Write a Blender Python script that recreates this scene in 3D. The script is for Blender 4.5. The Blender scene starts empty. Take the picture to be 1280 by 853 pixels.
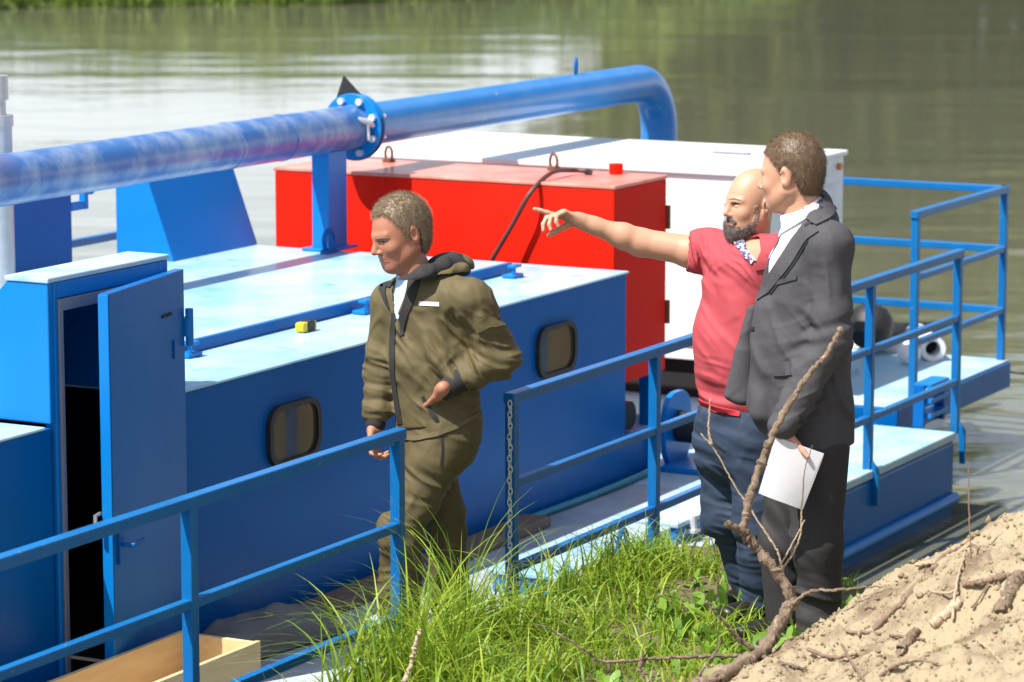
import bpy, bmesh, math, random
import numpy as np
from mathutils import Vector, Matrix
from mathutils.bvhtree import BVHTree

# ------------------------------------------------------------------ camera, sky, sun, exposure
S = bpy.context.scene
COL = S.collection
CAMZ = 3.5
FPX = 4000.0                     # focal length in photo pixels (1280 wide)
PITCH = math.atan(626.5 / FPX)
SUN_EL = math.radians(57)
SUN_H = Vector((-0.80, -0.60, 0)).normalized()      # horizontal direction towards the sun

cd = bpy.data.cameras.new('camera'); cam = bpy.data.objects.new('camera', cd); COL.objects.link(cam)
cam.location = (0, 0, CAMZ); cam.rotation_euler = (math.pi / 2 - PITCH, 0, 0)
cd.sensor_width = 36; cd.lens = FPX / 1280 * 36; cd.clip_start = 0.1; cd.clip_end = 2000
cd.dof.use_dof = True; cd.dof.focus_distance = 11.6; cd.dof.aperture_fstop = 4.2
S.camera = cam

wd = bpy.data.worlds.new('World'); S.world = wd; wd.use_nodes = True
wn = wd.node_tree.nodes; sky = wn.new('ShaderNodeTexSky'); sky.sky_type = 'NISHITA'; sky.sun_disc = False
sky.sun_elevation = SUN_EL; sky.sun_rotation = math.atan2(SUN_H.x, SUN_H.y)
sky.dust_density = 2.0; sky.air_density = 1.0
wn['Background'].inputs['Strength'].default_value = 0.09
wl = wd.node_tree.links
def wnode(t, **k):
    n = wn.new(t)
    for a, v in k.items(): setattr(n, a, v)
    return n
# bright summer haze and broken cloud over the clear sky, the same all round
tcw = wnode('ShaderNodeTexCoord'); sep = wnode('ShaderNodeSeparateXYZ'); wl.new(tcw.outputs['Generated'], sep.inputs[0])
zc_ = wnode('ShaderNodeMath', operation='MAXIMUM'); wl.new(sep.outputs[2], zc_.inputs[0]); zc_.inputs[1].default_value = 0
za_ = wnode('ShaderNodeMath', operation='ADD'); wl.new(zc_.outputs[0], za_.inputs[0]); za_.inputs[1].default_value = .12
dv_ = wnode('ShaderNodeVectorMath', operation='DIVIDE'); cb_ = wnode('ShaderNodeCombineXYZ')
for i in range(3): wl.new(za_.outputs[0], cb_.inputs[i])
wl.new(tcw.outputs['Generated'], dv_.inputs[0]); wl.new(cb_.outputs[0], dv_.inputs[1])
cn_ = wnode('ShaderNodeTexNoise'); cn_.inputs['Scale'].default_value = 1.1; cn_.inputs['Detail'].default_value = 7; cn_.inputs['Roughness'].default_value = .55; wl.new(dv_.outputs[0], cn_.inputs[0])
cm_ = wnode('ShaderNodeMapRange', clamp=True); cm_.inputs[1].default_value = .50; cm_.inputs[2].default_value = .66; cm_.inputs[3].default_value = 0; cm_.inputs[4].default_value = .45; wl.new(cn_.outputs['Fac'], cm_.inputs[0])
hz0 = wnode('ShaderNodeMapRange', clamp=True, interpolation_type='SMOOTHSTEP'); hz0.inputs[1].default_value = .0; hz0.inputs[2].default_value = .30; hz0.inputs[3].default_value = .88; hz0.inputs[4].default_value = 0; wl.new(sep.outputs[2], hz0.inputs[0])
mx_ = wnode('ShaderNodeMath', operation='MAXIMUM'); wl.new(cm_.outputs[0], mx_.inputs[0]); wl.new(hz0.outputs[0], mx_.inputs[1])
wm_ = wnode('ShaderNodeMix', data_type='RGBA'); wl.new(mx_.outputs[0], wm_.inputs[0]); wl.new(sky.outputs[0], wm_.inputs[6]); wm_.inputs[7].default_value = (11.6, 12.1, 12.9, 1)
wl.new(wm_.outputs[2], wn['Background'].inputs['Color'])

sd = bpy.data.lights.new('sun', 'SUN'); sun = bpy.data.objects.new('sun', sd); COL.objects.link(sun)
sd.energy = 5.0; sd.angle = math.radians(0.5); sd.color = (1.0, 0.955, 0.88)
to_sun = SUN_H * math.cos(SUN_EL) + Vector((0, 0, math.sin(SUN_EL)))
sun.rotation_euler = to_sun.to_track_quat('Z', 'Y').to_euler(); sun.location = to_sun * 40
S.view_settings.view_transform = 'Standard'; S.view_settings.look = 'None'
S.view_settings.exposure = 0.72; S.view_settings.gamma = 1

# ------------------------------------------------------------------ geometry of the place
CP, SP = math.cos(PITCH), math.sin(PITCH)
PHI = math.radians(28.08)
EX = np.array([math.sin(PHI), math.cos(PHI)]); EY = np.array([-math.cos(PHI), math.sin(PHI)])
def ray(px, py):
    u = (px - 640) / FPX; v = (426.5 - py) / FPX
    return np.array([u, CP + v * SP, -SP + v * CP])
def P(px, py, Y):                                   # point at distance Y in front of the camera
    d = ray(px, py); return d * (Y / d[1]) + np.array([0, 0, CAMZ])
def PZ(px, py, z):
    d = ray(px, py); return d * ((z - CAMZ) / d[2]) + np.array([0, 0, CAMZ])
DECK = 0.43
O2 = PZ(640, 497, DECK + 0.935)[:2]                 # rail post beside the gate
def to_v(p): q = np.array(p[:2]) - O2; return np.array([q @ EX, q @ EY, p[2]])
def vw(px, py, w):                                  # (a, z) on the vertical plane w = const of the vessel
    d = ray(px, py); t = (w + O2 @ EY) / (d[:2] @ EY); p = d * t + np.array([0, 0, CAMZ]); return to_v(p)
def vz(px, py, z): return to_v(PZ(px, py, z))
def va(px, py, a):
    d = ray(px, py); t = (a + O2 @ EX) / (d[:2] @ EX); p = d * t + np.array([0, 0, CAMZ]); return to_v(p)
def world_v(a, w, z): q = O2 + a * EX + w * EY; return np.array([q[0], q[1], z])

# ------------------------------------------------------------------ noise
def _h(i, j, k, s):
    n = (i.astype(np.int64) * 374761393 + j.astype(np.int64) * 668265263 + k.astype(np.int64) * 2147483647 + s * 974634777)
    n = (n ^ (n >> 13)) * 1274126177; n = n ^ (n >> 16)
    return (n & 0xffff).astype(np.float32) / 65535.0
def vnoise(x, y, z, s=0):
    i, j, k = np.floor(x), np.floor(y), np.floor(z)
    fx, fy, fz = x - i, y - j, z - k
    fx, fy, fz = [f * f * (3 - 2 * f) for f in (fx, fy, fz)]
    r = 0
    for a in (0, 1):
        for b in (0, 1):
            for c in (0, 1):
                r = r + _h(i + a, j + b, k + c, s) * (fx if a else 1 - fx) * (fy if b else 1 - fy) * (fz if c else 1 - fz)
    return r * 2 - 1
def fbm(x, y, z, s=0, o=4):
    r = 0; a = 1.0
    for q in range(o): r = r + a * vnoise(x * 2 ** q, y * 2 ** q, z * 2 ** q, s + q); a *= .5
    return r
def sstep(a, b, x): t = np.clip((x - a) / (b - a), 0, 1); return t * t * (3 - 2 * t)

# ------------------------------------------------------------------ materials
def mat(name, base, rough=0.5, metal=0.0, var=None, vscale=4.0, vamt=0.5, bump=0.0, bscale=60.0, coat=0.0, stretch=(1, 1, 1),
        spec=0.5, var2=None, v2scale=14.0, v2lo=0.55, v2hi=0.7, sss=0.0, bdist=0.01, rvar=0.0, attr=None, transl=0.0, lo=0.35, hi=0.7, sheen=0.0, crease=0.0, cscale=11.0):
    m = bpy.data.materials.new(name); m.use_nodes = True
    nt = m.node_tree; N = nt.nodes; L = nt.links; b = N['Principled BSDF']
    b.inputs['Roughness'].default_value = rough; b.inputs['Metallic'].default_value = metal
    b.inputs['Specular IOR Level'].default_value = spec; b.inputs['Coat Weight'].default_value = coat
    b.inputs['Coat Roughness'].default_value = .12
    if sheen: b.inputs['Sheen Weight'].default_value = sheen
    if sss:
        b.inputs['Subsurface Weight'].default_value = sss; b.inputs['Subsurface Radius'].default_value = (.012, .004, .002)
        b.inputs['Subsurface Scale'].default_value = 1.0
    tc = N.new('ShaderNodeTexCoord'); mp = N.new('ShaderNodeMapping'); L.new(tc.outputs['Object'], mp.inputs[0]); mp.inputs['Scale'].default_value = stretch
    col = None
    def noise(sc, det=5):
        n = N.new('ShaderNodeTexNoise'); n.inputs['Scale'].default_value = sc; n.inputs['Detail'].default_value = det
        n.inputs['Roughness'].default_value = .6; L.new(mp.outputs[0], n.inputs['Vector']); return n
    def mix(fac, c1, c2):
        x = N.new('ShaderNodeMix'); x.data_type = 'RGBA'
        for s, c in ((6, c1), (7, c2)):
            if hasattr(c, 'node'): L.new(c, x.inputs[s])
            else: x.inputs[s].default_value = (*c, 1)
        if hasattr(fac, 'node'): L.new(fac, x.inputs[0])
        else: x.inputs[0].default_value = fac
        return x.outputs[2]
    def ramp(src, lo_, hi_):
        r = N.new('ShaderNodeMapRange'); r.inputs[1].default_value = lo_; r.inputs[2].default_value = hi_; r.clamp = True
        L.new(src, r.inputs[0]); return r.outputs[0]
    cur = base
    if attr:
        at = N.new('ShaderNodeAttribute'); at.attribute_name = attr
        cur = mix(at.outputs['Fac'], base, var); 
    elif var is not None:
        f = ramp(noise(vscale).outputs['Fac'], lo, hi); ml = N.new('ShaderNodeMath'); ml.operation = 'MULTIPLY'; L.new(f, ml.inputs[0]); ml.inputs[1].default_value = vamt
        cur = mix(ml.outputs[0], base, var)
        if rvar:
            rr = N.new('ShaderNodeMath'); rr.operation = 'MULTIPLY_ADD'; L.new(f, rr.inputs[0]); rr.inputs[1].default_value = rvar; rr.inputs[2].default_value = rough; L.new(rr.outputs[0], b.inputs['Roughness'])
    if var2 is not None:
        cur = mix(ramp(noise(v2scale, 8).outputs['Fac'], v2lo, v2hi), cur, var2)
    if hasattr(cur, 'node'): L.new(cur, b.inputs['Base Color'])
    else: b.inputs['Base Color'].default_value = (*base, 1)
    if bump:
        bp = N.new('ShaderNodeBump'); bp.inputs['Strength'].default_value = bump; bp.inputs['Distance'].default_value = bdist
        L.new(noise(bscale, 6).outputs['Fac'], bp.inputs['Height']); L.new(bp.outputs[0], b.inputs['Normal'])
        if crease:
            cr_ = N.new('ShaderNodeTexNoise'); cr_.noise_type = 'RIDGED_MULTIFRACTAL'; cr_.inputs['Scale'].default_value = cscale; cr_.inputs['Detail'].default_value = 3; cr_.inputs['Distortion'].default_value = .6; L.new(mp.outputs[0], cr_.inputs['Vector'])
            b2 = N.new('ShaderNodeBump'); b2.inputs['Strength'].default_value = crease; b2.inputs['Distance'].default_value = .016; L.new(cr_.outputs['Fac'], b2.inputs['Height']); L.new(b2.outputs[0], bp.inputs['Normal'])
    if transl:
        tr = N.new('ShaderNodeBsdfTranslucent'); ad = N.new('ShaderNodeMixShader'); ad.inputs[0].default_value = transl
        if hasattr(cur, 'node'): L.new(cur, tr.inputs[0])
        else: tr.inputs[0].default_value = (*base, 1)
        L.new(b.outputs[0], ad.inputs[1]); L.new(tr.outputs[0], ad.inputs[2]); L.new(ad.outputs[0], N['Material Output'].inputs[0])
    return m

M = {}
BL = (0.0, 0.165, 0.52)
M['blue'] = mat('blue_paint', BL, .34, var=(.006, .20, .55), vscale=2.2, vamt=.6, bump=.12, bscale=9, spec=.28, var2=(.10, .20, .36), v2scale=22, v2lo=.68, v2hi=.8)
M['dkblue'] = mat('blue_side_paint_shaded', (.0, .100, .35), .34, var=(.001, .12, .39), vscale=1.6, vamt=.7, bump=.35, bscale=2.6, spec=.16, var2=(.09, .13, .22), v2scale=30, v2lo=.68, v2hi=.8)  # navy of the sides, darkened further to hold their shade
M['rail'] = mat('rail_paint', (.003, .115, .34), .32, var=(.008, .15, .38), vscale=6, vamt=.6, bump=.1, bscale=40, spec=.3, var2=(.25, .33, .42), v2scale=38, v2lo=.66, v2hi=.74)
M['roof'] = mat('dusty_blue_paint_sky_glare', (.25, .47, .63), .42, var=(.52, .62, .68), vscale=2.4, vamt=.85, bump=.15, bscale=18, coat=.25, var2=(.12, .40, .66), v2scale=5.5, v2lo=.56, v2hi=.72, spec=.6)  # paler than the blue: sky glare put into the colour, with some dust
M['deck'] = mat('worn_deck_paint_lit', (.24, .47, .62), .5, var=(.48, .55, .58), vscale=3.5, vamt=.9, bump=.3, bscale=40, var2=(.46, .33, .20), v2scale=6, v2lo=.64, v2hi=.74)  # pale blue includes light falling on the deck tops; brown is wear
M['side_deck'] = mat('grey_worn_deck', (.30, .34, .40), .55, var=(.55, .60, .64), vscale=3.0, vamt=.8, bump=.3, bscale=35, var2=(.30, .24, .18), v2scale=9, v2lo=.62, v2hi=.75)
M['pipe'] = mat('film_wrapped_pipe', (.03, .13, .38), .33, var=(.34, .40, .50), vscale=6, vamt=.75, bump=.45, bscale=14, stretch=(1.2, .9, .9), var2=(.15, .11, .19), v2scale=2.6, v2lo=.58, v2hi=.78, lo=.42, hi=.72, spec=.6, coat=.25)
M['pipe2'] = mat('blue_pipe_paint', (.004, .16, .50), .30, var=(.04, .22, .52), vscale=5, vamt=.6, bump=.15, bscale=20, coat=.3, var2=(.35, .38, .40), v2scale=18, v2lo=.66, v2hi=.75)
M['red'] = mat('red_paint', (.74, .014, .005), .5, var=(.66, .018, .007), vscale=3, vamt=.6, bump=.1, bscale=7, spec=.07)
M['redtop'] = mat('red_paint_pale', (.72, .16, .11), .42, var=(.72, .34, .26), vscale=5, vamt=.8, bump=.12, bscale=12, coat=.2)  # paler red for the lid
M['white'] = mat('white_container_paint', (.80, .80, .79), .42, var=(.72, .72, .71), vscale=3, vamt=.4, bump=.08, bscale=8, coat=.15)
M['black'] = mat('black_rubber', (.012, .012, .013), .55, var=(.03, .03, .03), vscale=12, bump=.2)
M['dark'] = mat('dark_interior_shade', (.010, .010, .012), .8, var=(.02, .018, .016), vscale=3)  # near black: shade of the unlit insides is put into the colour
M['steel'] = mat('galvanised_steel', (.55, .56, .58), .38, .75, var=(.40, .41, .42), vscale=20, bump=.15)
M['bolt'] = mat('bright_zinc_bolt', (.75, .76, .78), .35, .4, var=(.6, .6, .6), vscale=30)
M['rust'] = mat('rusty_steel', (.17, .07, .035), .7, .2, var=(.07, .04, .03), vscale=30, bump=.4)
M['glass'] = mat('window_glass_bank_reflection', (.075, .055, .026), .05, var=(.11, .08, .04), vscale=6, coat=.2, spec=.65)  # brown reflection of the bank is put into the glass colour
M['hose'] = mat('brown_rubber_hose', (.09, .035, .03), .5, var=(.05, .025, .02), vscale=10)
M['teal'] = mat('teal_hose', (.02, .25, .33), .4, var=(.015, .18, .26), vscale=14)
M['ply'] = mat('pale_plywood', (.68, .51, .28), .65, var=(.56, .39, .19), vscale=5, vamt=.7, bump=.25, bscale=40, stretch=(1, 7, 7), var2=(.28, .15, .06), v2scale=3, v2lo=.70, v2hi=.76)
M['plank'] = mat('weathered_plank', (.24, .16, .11), .75, var=(.13, .085, .06), vscale=8, bump=.5, bscale=40, stretch=(1, 12, 12))
M['tarp'] = mat('grey_tarpaulin', (.20, .185, .18), .6, var=(.13, .12, .115), vscale=5, bump=.3, bscale=22)
M['yellow'] = mat('yellow_plastic', (.75, .52, .01), .4, var=(.6, .4, .01), vscale=20)
M['foam'] = mat('white_foam', (.75, .75, .76), .6, var=(.6, .6, .61), vscale=10, bump=.3)
M['paper'] = mat('white_paper', (.80, .79, .82), .6, var=(.77, .76, .80), vscale=5, transl=.25)
M['bark'] = mat('grey_brown_bark', (.25, .185, .125), .88, var=(.11, .075, .05), vscale=28, vamt=1, bump=1, bscale=70, stretch=(1, 1, .35), var2=(.42, .34, .25), v2scale=30, v2lo=.58, v2hi=.7, bdist=.012)
M['twig'] = mat('dry_pale_twig', (.45, .35, .24), .8, var=(.27, .19, .12), vscale=20, bump=.5, bscale=90)
M['dtwig'] = mat('dark_dry_twig', (.17, .11, .075), .8, var=(.30, .22, .15), vscale=24, bump=.5, bscale=90)
M['skin1'] = mat('tanned_skin', (.36, .150, .085), .5, var=(.44, .20, .12), vscale=14, vamt=.6, bump=.35, bscale=220, sss=.03, var2=(.30, .10, .06), v2scale=9, v2lo=.6, v2hi=.8, bdist=.003)
M['skin2'] = mat('light_skin', (.52, .27, .17), .48, var=(.56, .31, .21), vscale=14, vamt=.6, bump=.35, bscale=220, sss=.03, var2=(.48, .19, .12), v2scale=8, v2lo=.58, v2hi=.8, bdist=.003)
M['skin3'] = mat('warm_skin', (.50, .275, .175), .45, var=(.55, .30, .19), vscale=12, vamt=.6, bump=.35, bscale=220, sss=.03, var2=(.46, .18, .10), v2scale=8, v2lo=.58, v2hi=.8, bdist=.003)
M['lip'] = mat('lip_skin', (.36, .12, .09), .45, var=(.30, .10, .08), vscale=30)
M['eye'] = mat('eye_dark', (.03, .018, .012), .2, var=(.05, .03, .02), vscale=60)
M['hair1'] = mat('greying_blond_hair', (.34, .255, .165), .5, var=(.20, .145, .095), vscale=40, vamt=.7, bump=.3, bscale=180, stretch=(1, 1, .4), bdist=.004)
M['hair2'] = mat('short_brown_hair', (.17, .108, .062), .5, var=(.105, .066, .04), vscale=40, vamt=.7, bump=.3, bscale=180, stretch=(1, 1, .4), bdist=.004)
M['beard'] = mat('dark_beard', (.055, .040, .032), .7, var=(.24, .20, .18), vscale=45, vamt=.8, bump=.8, bscale=200, bdist=.004)
M['stubble'] = mat('greying_stubble', (.30, .185, .125), .6, var=(.36, .26, .20), vscale=50, bump=.5, bscale=200, bdist=.003)
M['olive'] = mat('olive_windproof_cloth', (.115, .093, .045), .66, var=(.095, .077, .037), vscale=5, crease=0.9, bump=.25, bscale=260, bdist=.002, spec=.2)
M['olive2'] = mat('olive_trouser_cloth', (.100, .080, .038), .68, var=(.084, .067, .032), vscale=5, crease=0.85, bump=.25, bscale=260, bdist=.002, spec=.2)
M['knit'] = mat('black_knit', (.016, .015, .015), .85, var=(.03, .028, .027), vscale=40, bump=.5, bscale=220, bdist=.003)
M['ltblue'] = mat('light_blue_shirt', (.42, .62, .80), .7, var=(.5, .68, .82), vscale=9, bump=.2)
M['suit'] = mat('charcoal_suit_wool', (.072, .070, .078), .8, var=(.060, .058, .065), vscale=90, vamt=.8, crease=0.4, bump=.35, bscale=420, bdist=.0015, spec=.2)
M['suit2'] = mat('charcoal_trousers', (.042, .040, .042), .78, var=(.034, .032, .034), vscale=60, crease=0.25, bump=.3, bscale=400, bdist=.0015, spec=.2)
M['seam'] = mat('dark_seam_shadow_cloth', (.012, .012, .014), .85, var=(.02, .02, .022), vscale=30)
M['shirt'] = mat('white_shirt_cotton', (.80, .79, .83), .7, var=(.76, .75, .80), vscale=10, bump=.15, bscale=200, bdist=.002)
M['polo'] = mat('dusty_red_polo', (.41, .066, .080), .78, var=(.37, .056, .070), vscale=7, crease=0.4, bump=.3, bscale=330, bdist=.002, spec=.2)
M['polo2'] = mat('red_hem_shirt', (.42, .02, .03), .8, var=(.36, .018, .025), vscale=8, bump=.2)
M['floral'] = mat('navy_white_floral_cotton', (.62, .62, .66), .75, var=(.03, .05, .16), vscale=70, vamt=1, bump=.1, lo=.47, hi=.53)
M['jeans'] = mat('navy_denim', (.016, .032, .066), .8, var=(.026, .045, .085), vscale=6, crease=0.45, bump=.35, bscale=380, bdist=.002, var2=(.05, .075, .125), v2scale=8, v2lo=.58, v2hi=.75)
M['shoe'] = mat('black_leather_shoe', (.012, .011, .011), .4, var=(.03, .026, .022), vscale=12)
M['grass'] = mat('grass_blade', (.085, .225, .010), .5, var=(.40, .50, .045), attr='tint', transl=.42)
M['leaf'] = mat('broad_leaf', (.09, .22, .02), .45, var=(.22, .36, .05), attr='tint', transl=.3)
M['fargrass'] = mat('far_grass', (.075, .14, .016), .6, var=(.20, .27, .04), attr='tint', transl=.2)
M['foliage'] = mat('far_foliage', (.10, .135, .014), .6, var=(.23, .25, .03), attr='tint', transl=.2)
M['trunk'] = mat('far_trunk', (.12, .09, .06), .9, var=(.2, .17, .13), vscale=6)

# ------------------------------------------------------------------ mesh helpers
def tag(o, label=None, cat=None, group=None, kind=None):
    if label: o['label'] = label
    if cat: o['category'] = cat
    if group: o['group'] = group
    if kind: o['kind'] = kind
    return o
def empty(name, loc=(0, 0, 0), rz=0.0, **k):
    o = bpy.data.objects.new(name, None); COL.objects.link(o); o.location = loc; o.rotation_euler = (0, 0, rz); o.empty_display_size = .2
    return tag(o, **k)
def mesh_obj(name, verts, faces, m, parent=None, smooth=False, bevel=0.0, seg=2):
    me = bpy.data.meshes.new(name)
    if isinstance(verts, np.ndarray) and isinstance(faces, np.ndarray):
        n = faces.shape[1]
        me.vertices.add(len(verts)); me.vertices.foreach_set('co', verts.astype(np.float32).ravel())
        me.loops.add(faces.size); me.loops.foreach_set('vertex_index', faces.astype(np.int32).ravel())
        me.polygons.add(len(faces)); me.polygons.foreach_set('loop_start', np.arange(0, faces.size, n, dtype=np.int32))
        me.update(calc_edges=True); me.validate()
    else:
        me.from_pydata([tuple(map(float, v)) for v in verts], [], [tuple(f) for f in faces])
    me.materials.append(m)
    if smooth: me.polygons.foreach_set('use_smooth', [True] * len(me.polygons))
    me.update()
    o = bpy.data.objects.new(name, me); COL.objects.link(o)
    if parent: o.parent = parent
    if bevel:
        b = o.modifiers.new('bevel', 'BEVEL'); b.width = bevel; b.segments = seg; b.limit_method = 'ANGLE'; b.angle_limit = math.radians(35)
        b.harden_normals = False
    return o
class MB:
    def __init__(s): s.v = []; s.f = []
    def add(s, v, f):
        n = len(s.v); s.v += [tuple(map(float, q)) for q in v]; s.f += [tuple(i + n for i in q) for q in f]; return s
    def box(s, a0, a1, w0, w1, z0, z1):
        v = [(a0, w0, z0), (a1, w0, z0), (a1, w1, z0), (a0, w1, z0), (a0, w0, z1), (a1, w0, z1), (a1, w1, z1), (a0, w1, z1)]
        return s.add(v, [(0, 3, 2, 1), (4, 5, 6, 7), (0, 1, 5, 4), (1, 2, 6, 5), (2, 3, 7, 6), (3, 0, 4, 7)])
    def hexa(s, v): return s.add(v, [(0, 3, 2, 1), (4, 5, 6, 7), (0, 1, 5, 4), (1, 2, 6, 5), (2, 3, 7, 6), (3, 0, 4, 7)])
    def prism(s, prof, axis, c0, c1):               # closed 2D profile extruded along axis ('a','w','z')
        n = len(prof)
        def mk(p, c): return {'a': (c, p[0], p[1]), 'w': (p[0], c, p[1]), 'z': (p[0], p[1], c)}[axis]
        v = [mk(p, c0) for p in prof] + [mk(p, c1) for p in prof]
        f = [tuple(range(n))[::-1], tuple(range(n, 2 * n))] + [(i, (i + 1) % n, n + (i + 1) % n, n + i) for i in range(n)]
        return s.add(v, f)
    def tube(s, pts, r, n=12, cap=True, square=False, close=False):
        pts = [Vector(tuple(map(float, p))) for p in pts]; m = len(pts); rs = r if hasattr(r, '__len__') else [r] * m
        rings = []; prev = None
        for i, p in enumerate(pts):
            if close: t = pts[(i + 1) % m] - pts[i - 1]
            else: t = pts[min(i + 1, m - 1)] - pts[max(i - 1, 0)]
            t.normalize()
            if prev is None:
                ref = Vector((0, 0, 1)) if abs(t.z) < .9 else Vector((1, 0, 0)); u = t.cross(ref).normalized()
            else: u = (prev - t * prev.dot(t)).normalized()
            prev = u; w = t.cross(u)
            if square: rings.append([p + (u * x + w * y) * rs[i] for x, y in ((1, 1), (-1, 1), (-1, -1), (1, -1))])
            else: rings.append([p + (u * math.cos(2 * math.pi * k / n) + w * math.sin(2 * math.pi * k / n)) * rs[i] for k in range(n)])
        n = len(rings[0]); v = [q for R in rings for q in R]; f = []
        for i in range(m if close else m - 1):
            j = (i + 1) % m
            for k in range(n): f.append((i * n + k, i * n + (k + 1) % n, j * n + (k + 1) % n, j * n + k))
        if cap and not close: f += [tuple(range(n))[::-1], tuple(range((m - 1) * n, m * n))]
        return s.add(v, f)
    def build(s, name, m, parent=None, smooth=False, bevel=0.0, seg=2):
        o = mesh_obj(name, s.v, s.f, m, parent, smooth, bevel, seg)
        if smooth and len(s.v) < 20000:
            bm = bmesh.new(); bm.from_mesh(o.data)
            bmesh.ops.recalc_face_normals(bm, faces=bm.faces)
            for e in bm.edges:
                if len(e.link_faces) == 2 and e.calc_face_angle(0) > math.radians(42): e.smooth = False
            bm.to_mesh(o.data); bm.free()
        else:
            bm = bmesh.new(); bm.from_mesh(o.data); bmesh.ops.recalc_face_normals(bm, faces=bm.faces); bm.to_mesh(o.data); bm.free()
        return o
def rrect(cx, cy, hx, hy, r, n=5):
    out = []
    for sx, sy, a0 in ((1, 1, 0), (-1, 1, 90), (-1, -1, 180), (1, -1, 270)):
        for i in range(n + 1):
            a = math.radians(a0 + 90 * i / n); out.append((cx + sx * (hx - r) + r * math.cos(a), cy + sy * (hy - r) + r * math.sin(a)))
    return out
def spline(pts, n=8):
    pts = [np.array(p, float) for p in pts]; q = [2 * pts[0] - pts[1]] + pts + [2 * pts[-1] - pts[-2]]; out = []
    for i in range(1, len(q) - 2):
        for k in range(n):
            t = k / n; a, b, c, d = q[i - 1:i + 3]
            out.append(.5 * ((2 * b) + (c - a) * t + (2 * a - 5 * b + 4 * c - d) * t * t + (-a + 3 * b - 3 * c + d) * t ** 3))
    out.append(pts[-1]); return out

# ------------------------------------------------------------------ the setting: river, banks
def axis_pts(segs):
    out = []
    for a, b, h in segs: out += list(np.arange(a, b - 1e-6, h))
    return np.array(out + [segs[-1][1]])
def ground_z(X, Y, detail=True):
    X = np.asarray(X, float); Y = np.asarray(Y, float)
    w = (X - O2[0]) * EY[0] + (Y - O2[1]) * EY[1]
    lf = fbm(X * .9 + 3, Y * .9, X * 0, 5, 3)
    base = .66 + .085 * np.maximum(10.8 - Y, 0) + .03 * lf
    far = sstep(3.2, 6.5, X)
    ysh = 13.05 - 1.75 * sstep(1.15, 1.55, X) * (1 - far) + far * 7.0 + .12 * fbm(X * 1.3, X * 0, X * 0, 9, 3)
    d = np.minimum(-w - .06, ysh - Y)
    land = sstep(0, .30, d)
    crest = .53 * np.maximum(X - .54 + .10 * vnoise(X * 3, Y * 3, X * 0, 21), 0)
    crest = np.where(crest > 1.5, 1.5 + (crest - 1.5) * .12, crest)
    yb = 10.02 + .12 * vnoise(X * 2.2, X * 0, X * 0, 31) + far * 8
    prof = (1 - sstep(0, .9 + 1.0 * far, Y - yb)) * np.clip(1 - .16 * np.maximum(10 - Y, 0), .25, 1)
    mound = crest * prof
    dirt = sstep(.02, .10, mound) * sstep(.0, .3, d)
    z = base + mound
    if detail:
        n1 = fbm(X * 5, Y * 5, X * 0, 41, 4); n2 = vnoise(X * 26, Y * 26, X * 0, 47); n3 = vnoise(X * 60, Y * 60, X * 0, 53)
        z = z + dirt * (.034 * n1 + .022 * np.abs(n2) + .011 * n3) + (1 - dirt) * .012 * n1
    return -.75 + (z + .75) * land, dirt, d
gx = axis_pts([(-60, -6, 3), (-6, -1.5, .15), (-1.5, 2.2, .018), (2.2, 8, .15), (8, 60, 3)])
gy = axis_pts([(-40, 0, 2.5), (0, 8.6, .4), (8.6, 11.2, .018), (11.2, 13.3, .05), (13.3, 22, .3)])
GX, GY = np.meshgrid(gx, gy, indexing='ij'); GZ, GD, _ = ground_z(GX, GY)
ni, nj = GX.shape; idx = np.arange(ni * nj).reshape(ni, nj)
gf = np.stack([idx[:-1, :-1], idx[1:, :-1], idx[1:, 1:], idx[:-1, 1:]], -1).reshape(-1, 4)
M['ground'] = mat('sandy_soil', (.135, .105, .062), .95, var=(.34, .275, .175), attr='dirt', bump=.7, bscale=55, bdist=.018, var2=(.17, .12, .075), v2scale=6, v2lo=.50, v2hi=.66)
go = mesh_obj('ground', np.stack([GX, GY, GZ], -1).reshape(-1, 3), gf, M['ground'], None, True); tag(go, kind='structure')
ga = go.data.attributes.new('dirt', 'FLOAT', 'POINT'); ga.data.foreach_set('value', GD.astype(np.float32).ravel())

# loose clods and crumbs on the dirt mound
rng = np.random.default_rng(7)
def scatter_lumps(n, fx, fy, smin, smax, seed):
    r = np.random.default_rng(seed); X = fx(r, n); Y = fy(r, n); Z, D, d = ground_z(X, Y); k = D > .5; X, Y, Z = X[k], Y[k], Z[k]
    ico = np.array([(0, 0, 1), (.9, 0, .3), (.28, .85, .3), (-.72, .52, .3), (-.72, -.52, .3), (.28, -.85, .3), (.72, .52, -.45), (-.28, .85, -.45), (-.9, 0, -.45), (-.28, -.85, -.45), (.72, -.52, -.45)])
    fc = [(0, 1, 2), (0, 2, 3), (0, 3, 4), (0, 4, 5), (0, 5, 1), (1, 6, 2), (2, 6, 7), (2, 7, 3), (3, 7, 8), (3, 8, 4), (4, 8, 9), (4, 9, 5), (5, 9, 10), (5, 10, 1), (1, 10, 6), (6, 10, 9), (6, 9, 8), (6, 8, 7)]
    fc = np.array(fc); m = len(X); s = smin + (smax - smin) * r.random(m) ** 5
    V = ico[None] * (1 + 1.0 * (r.random((m, 11, 3)) - .5)) * s[:, None, None] * (.45 + .95 * r.random((m, 1, 3)))
    V = V + np.stack([X, Y, Z + s * .2], -1)[:, None]
    return V.reshape(-1, 3), (fc[None] + (np.arange(m) * 11)[:, None, None]).reshape(-1, 3)
cv, cf = scatter_lumps(10000, lambda r, n: .35 + 1.7 * r.random(n), lambda r, n: 8.8 + 1.9 * r.random(n), .002, .011, 3)
M['clod'] = mat('dry_soil_clod', (.31, .245, .145), .95, var=(.21, .16, .095), vscale=3, vamt=1, bump=.8, bscale=60, bdist=.01)
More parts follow.
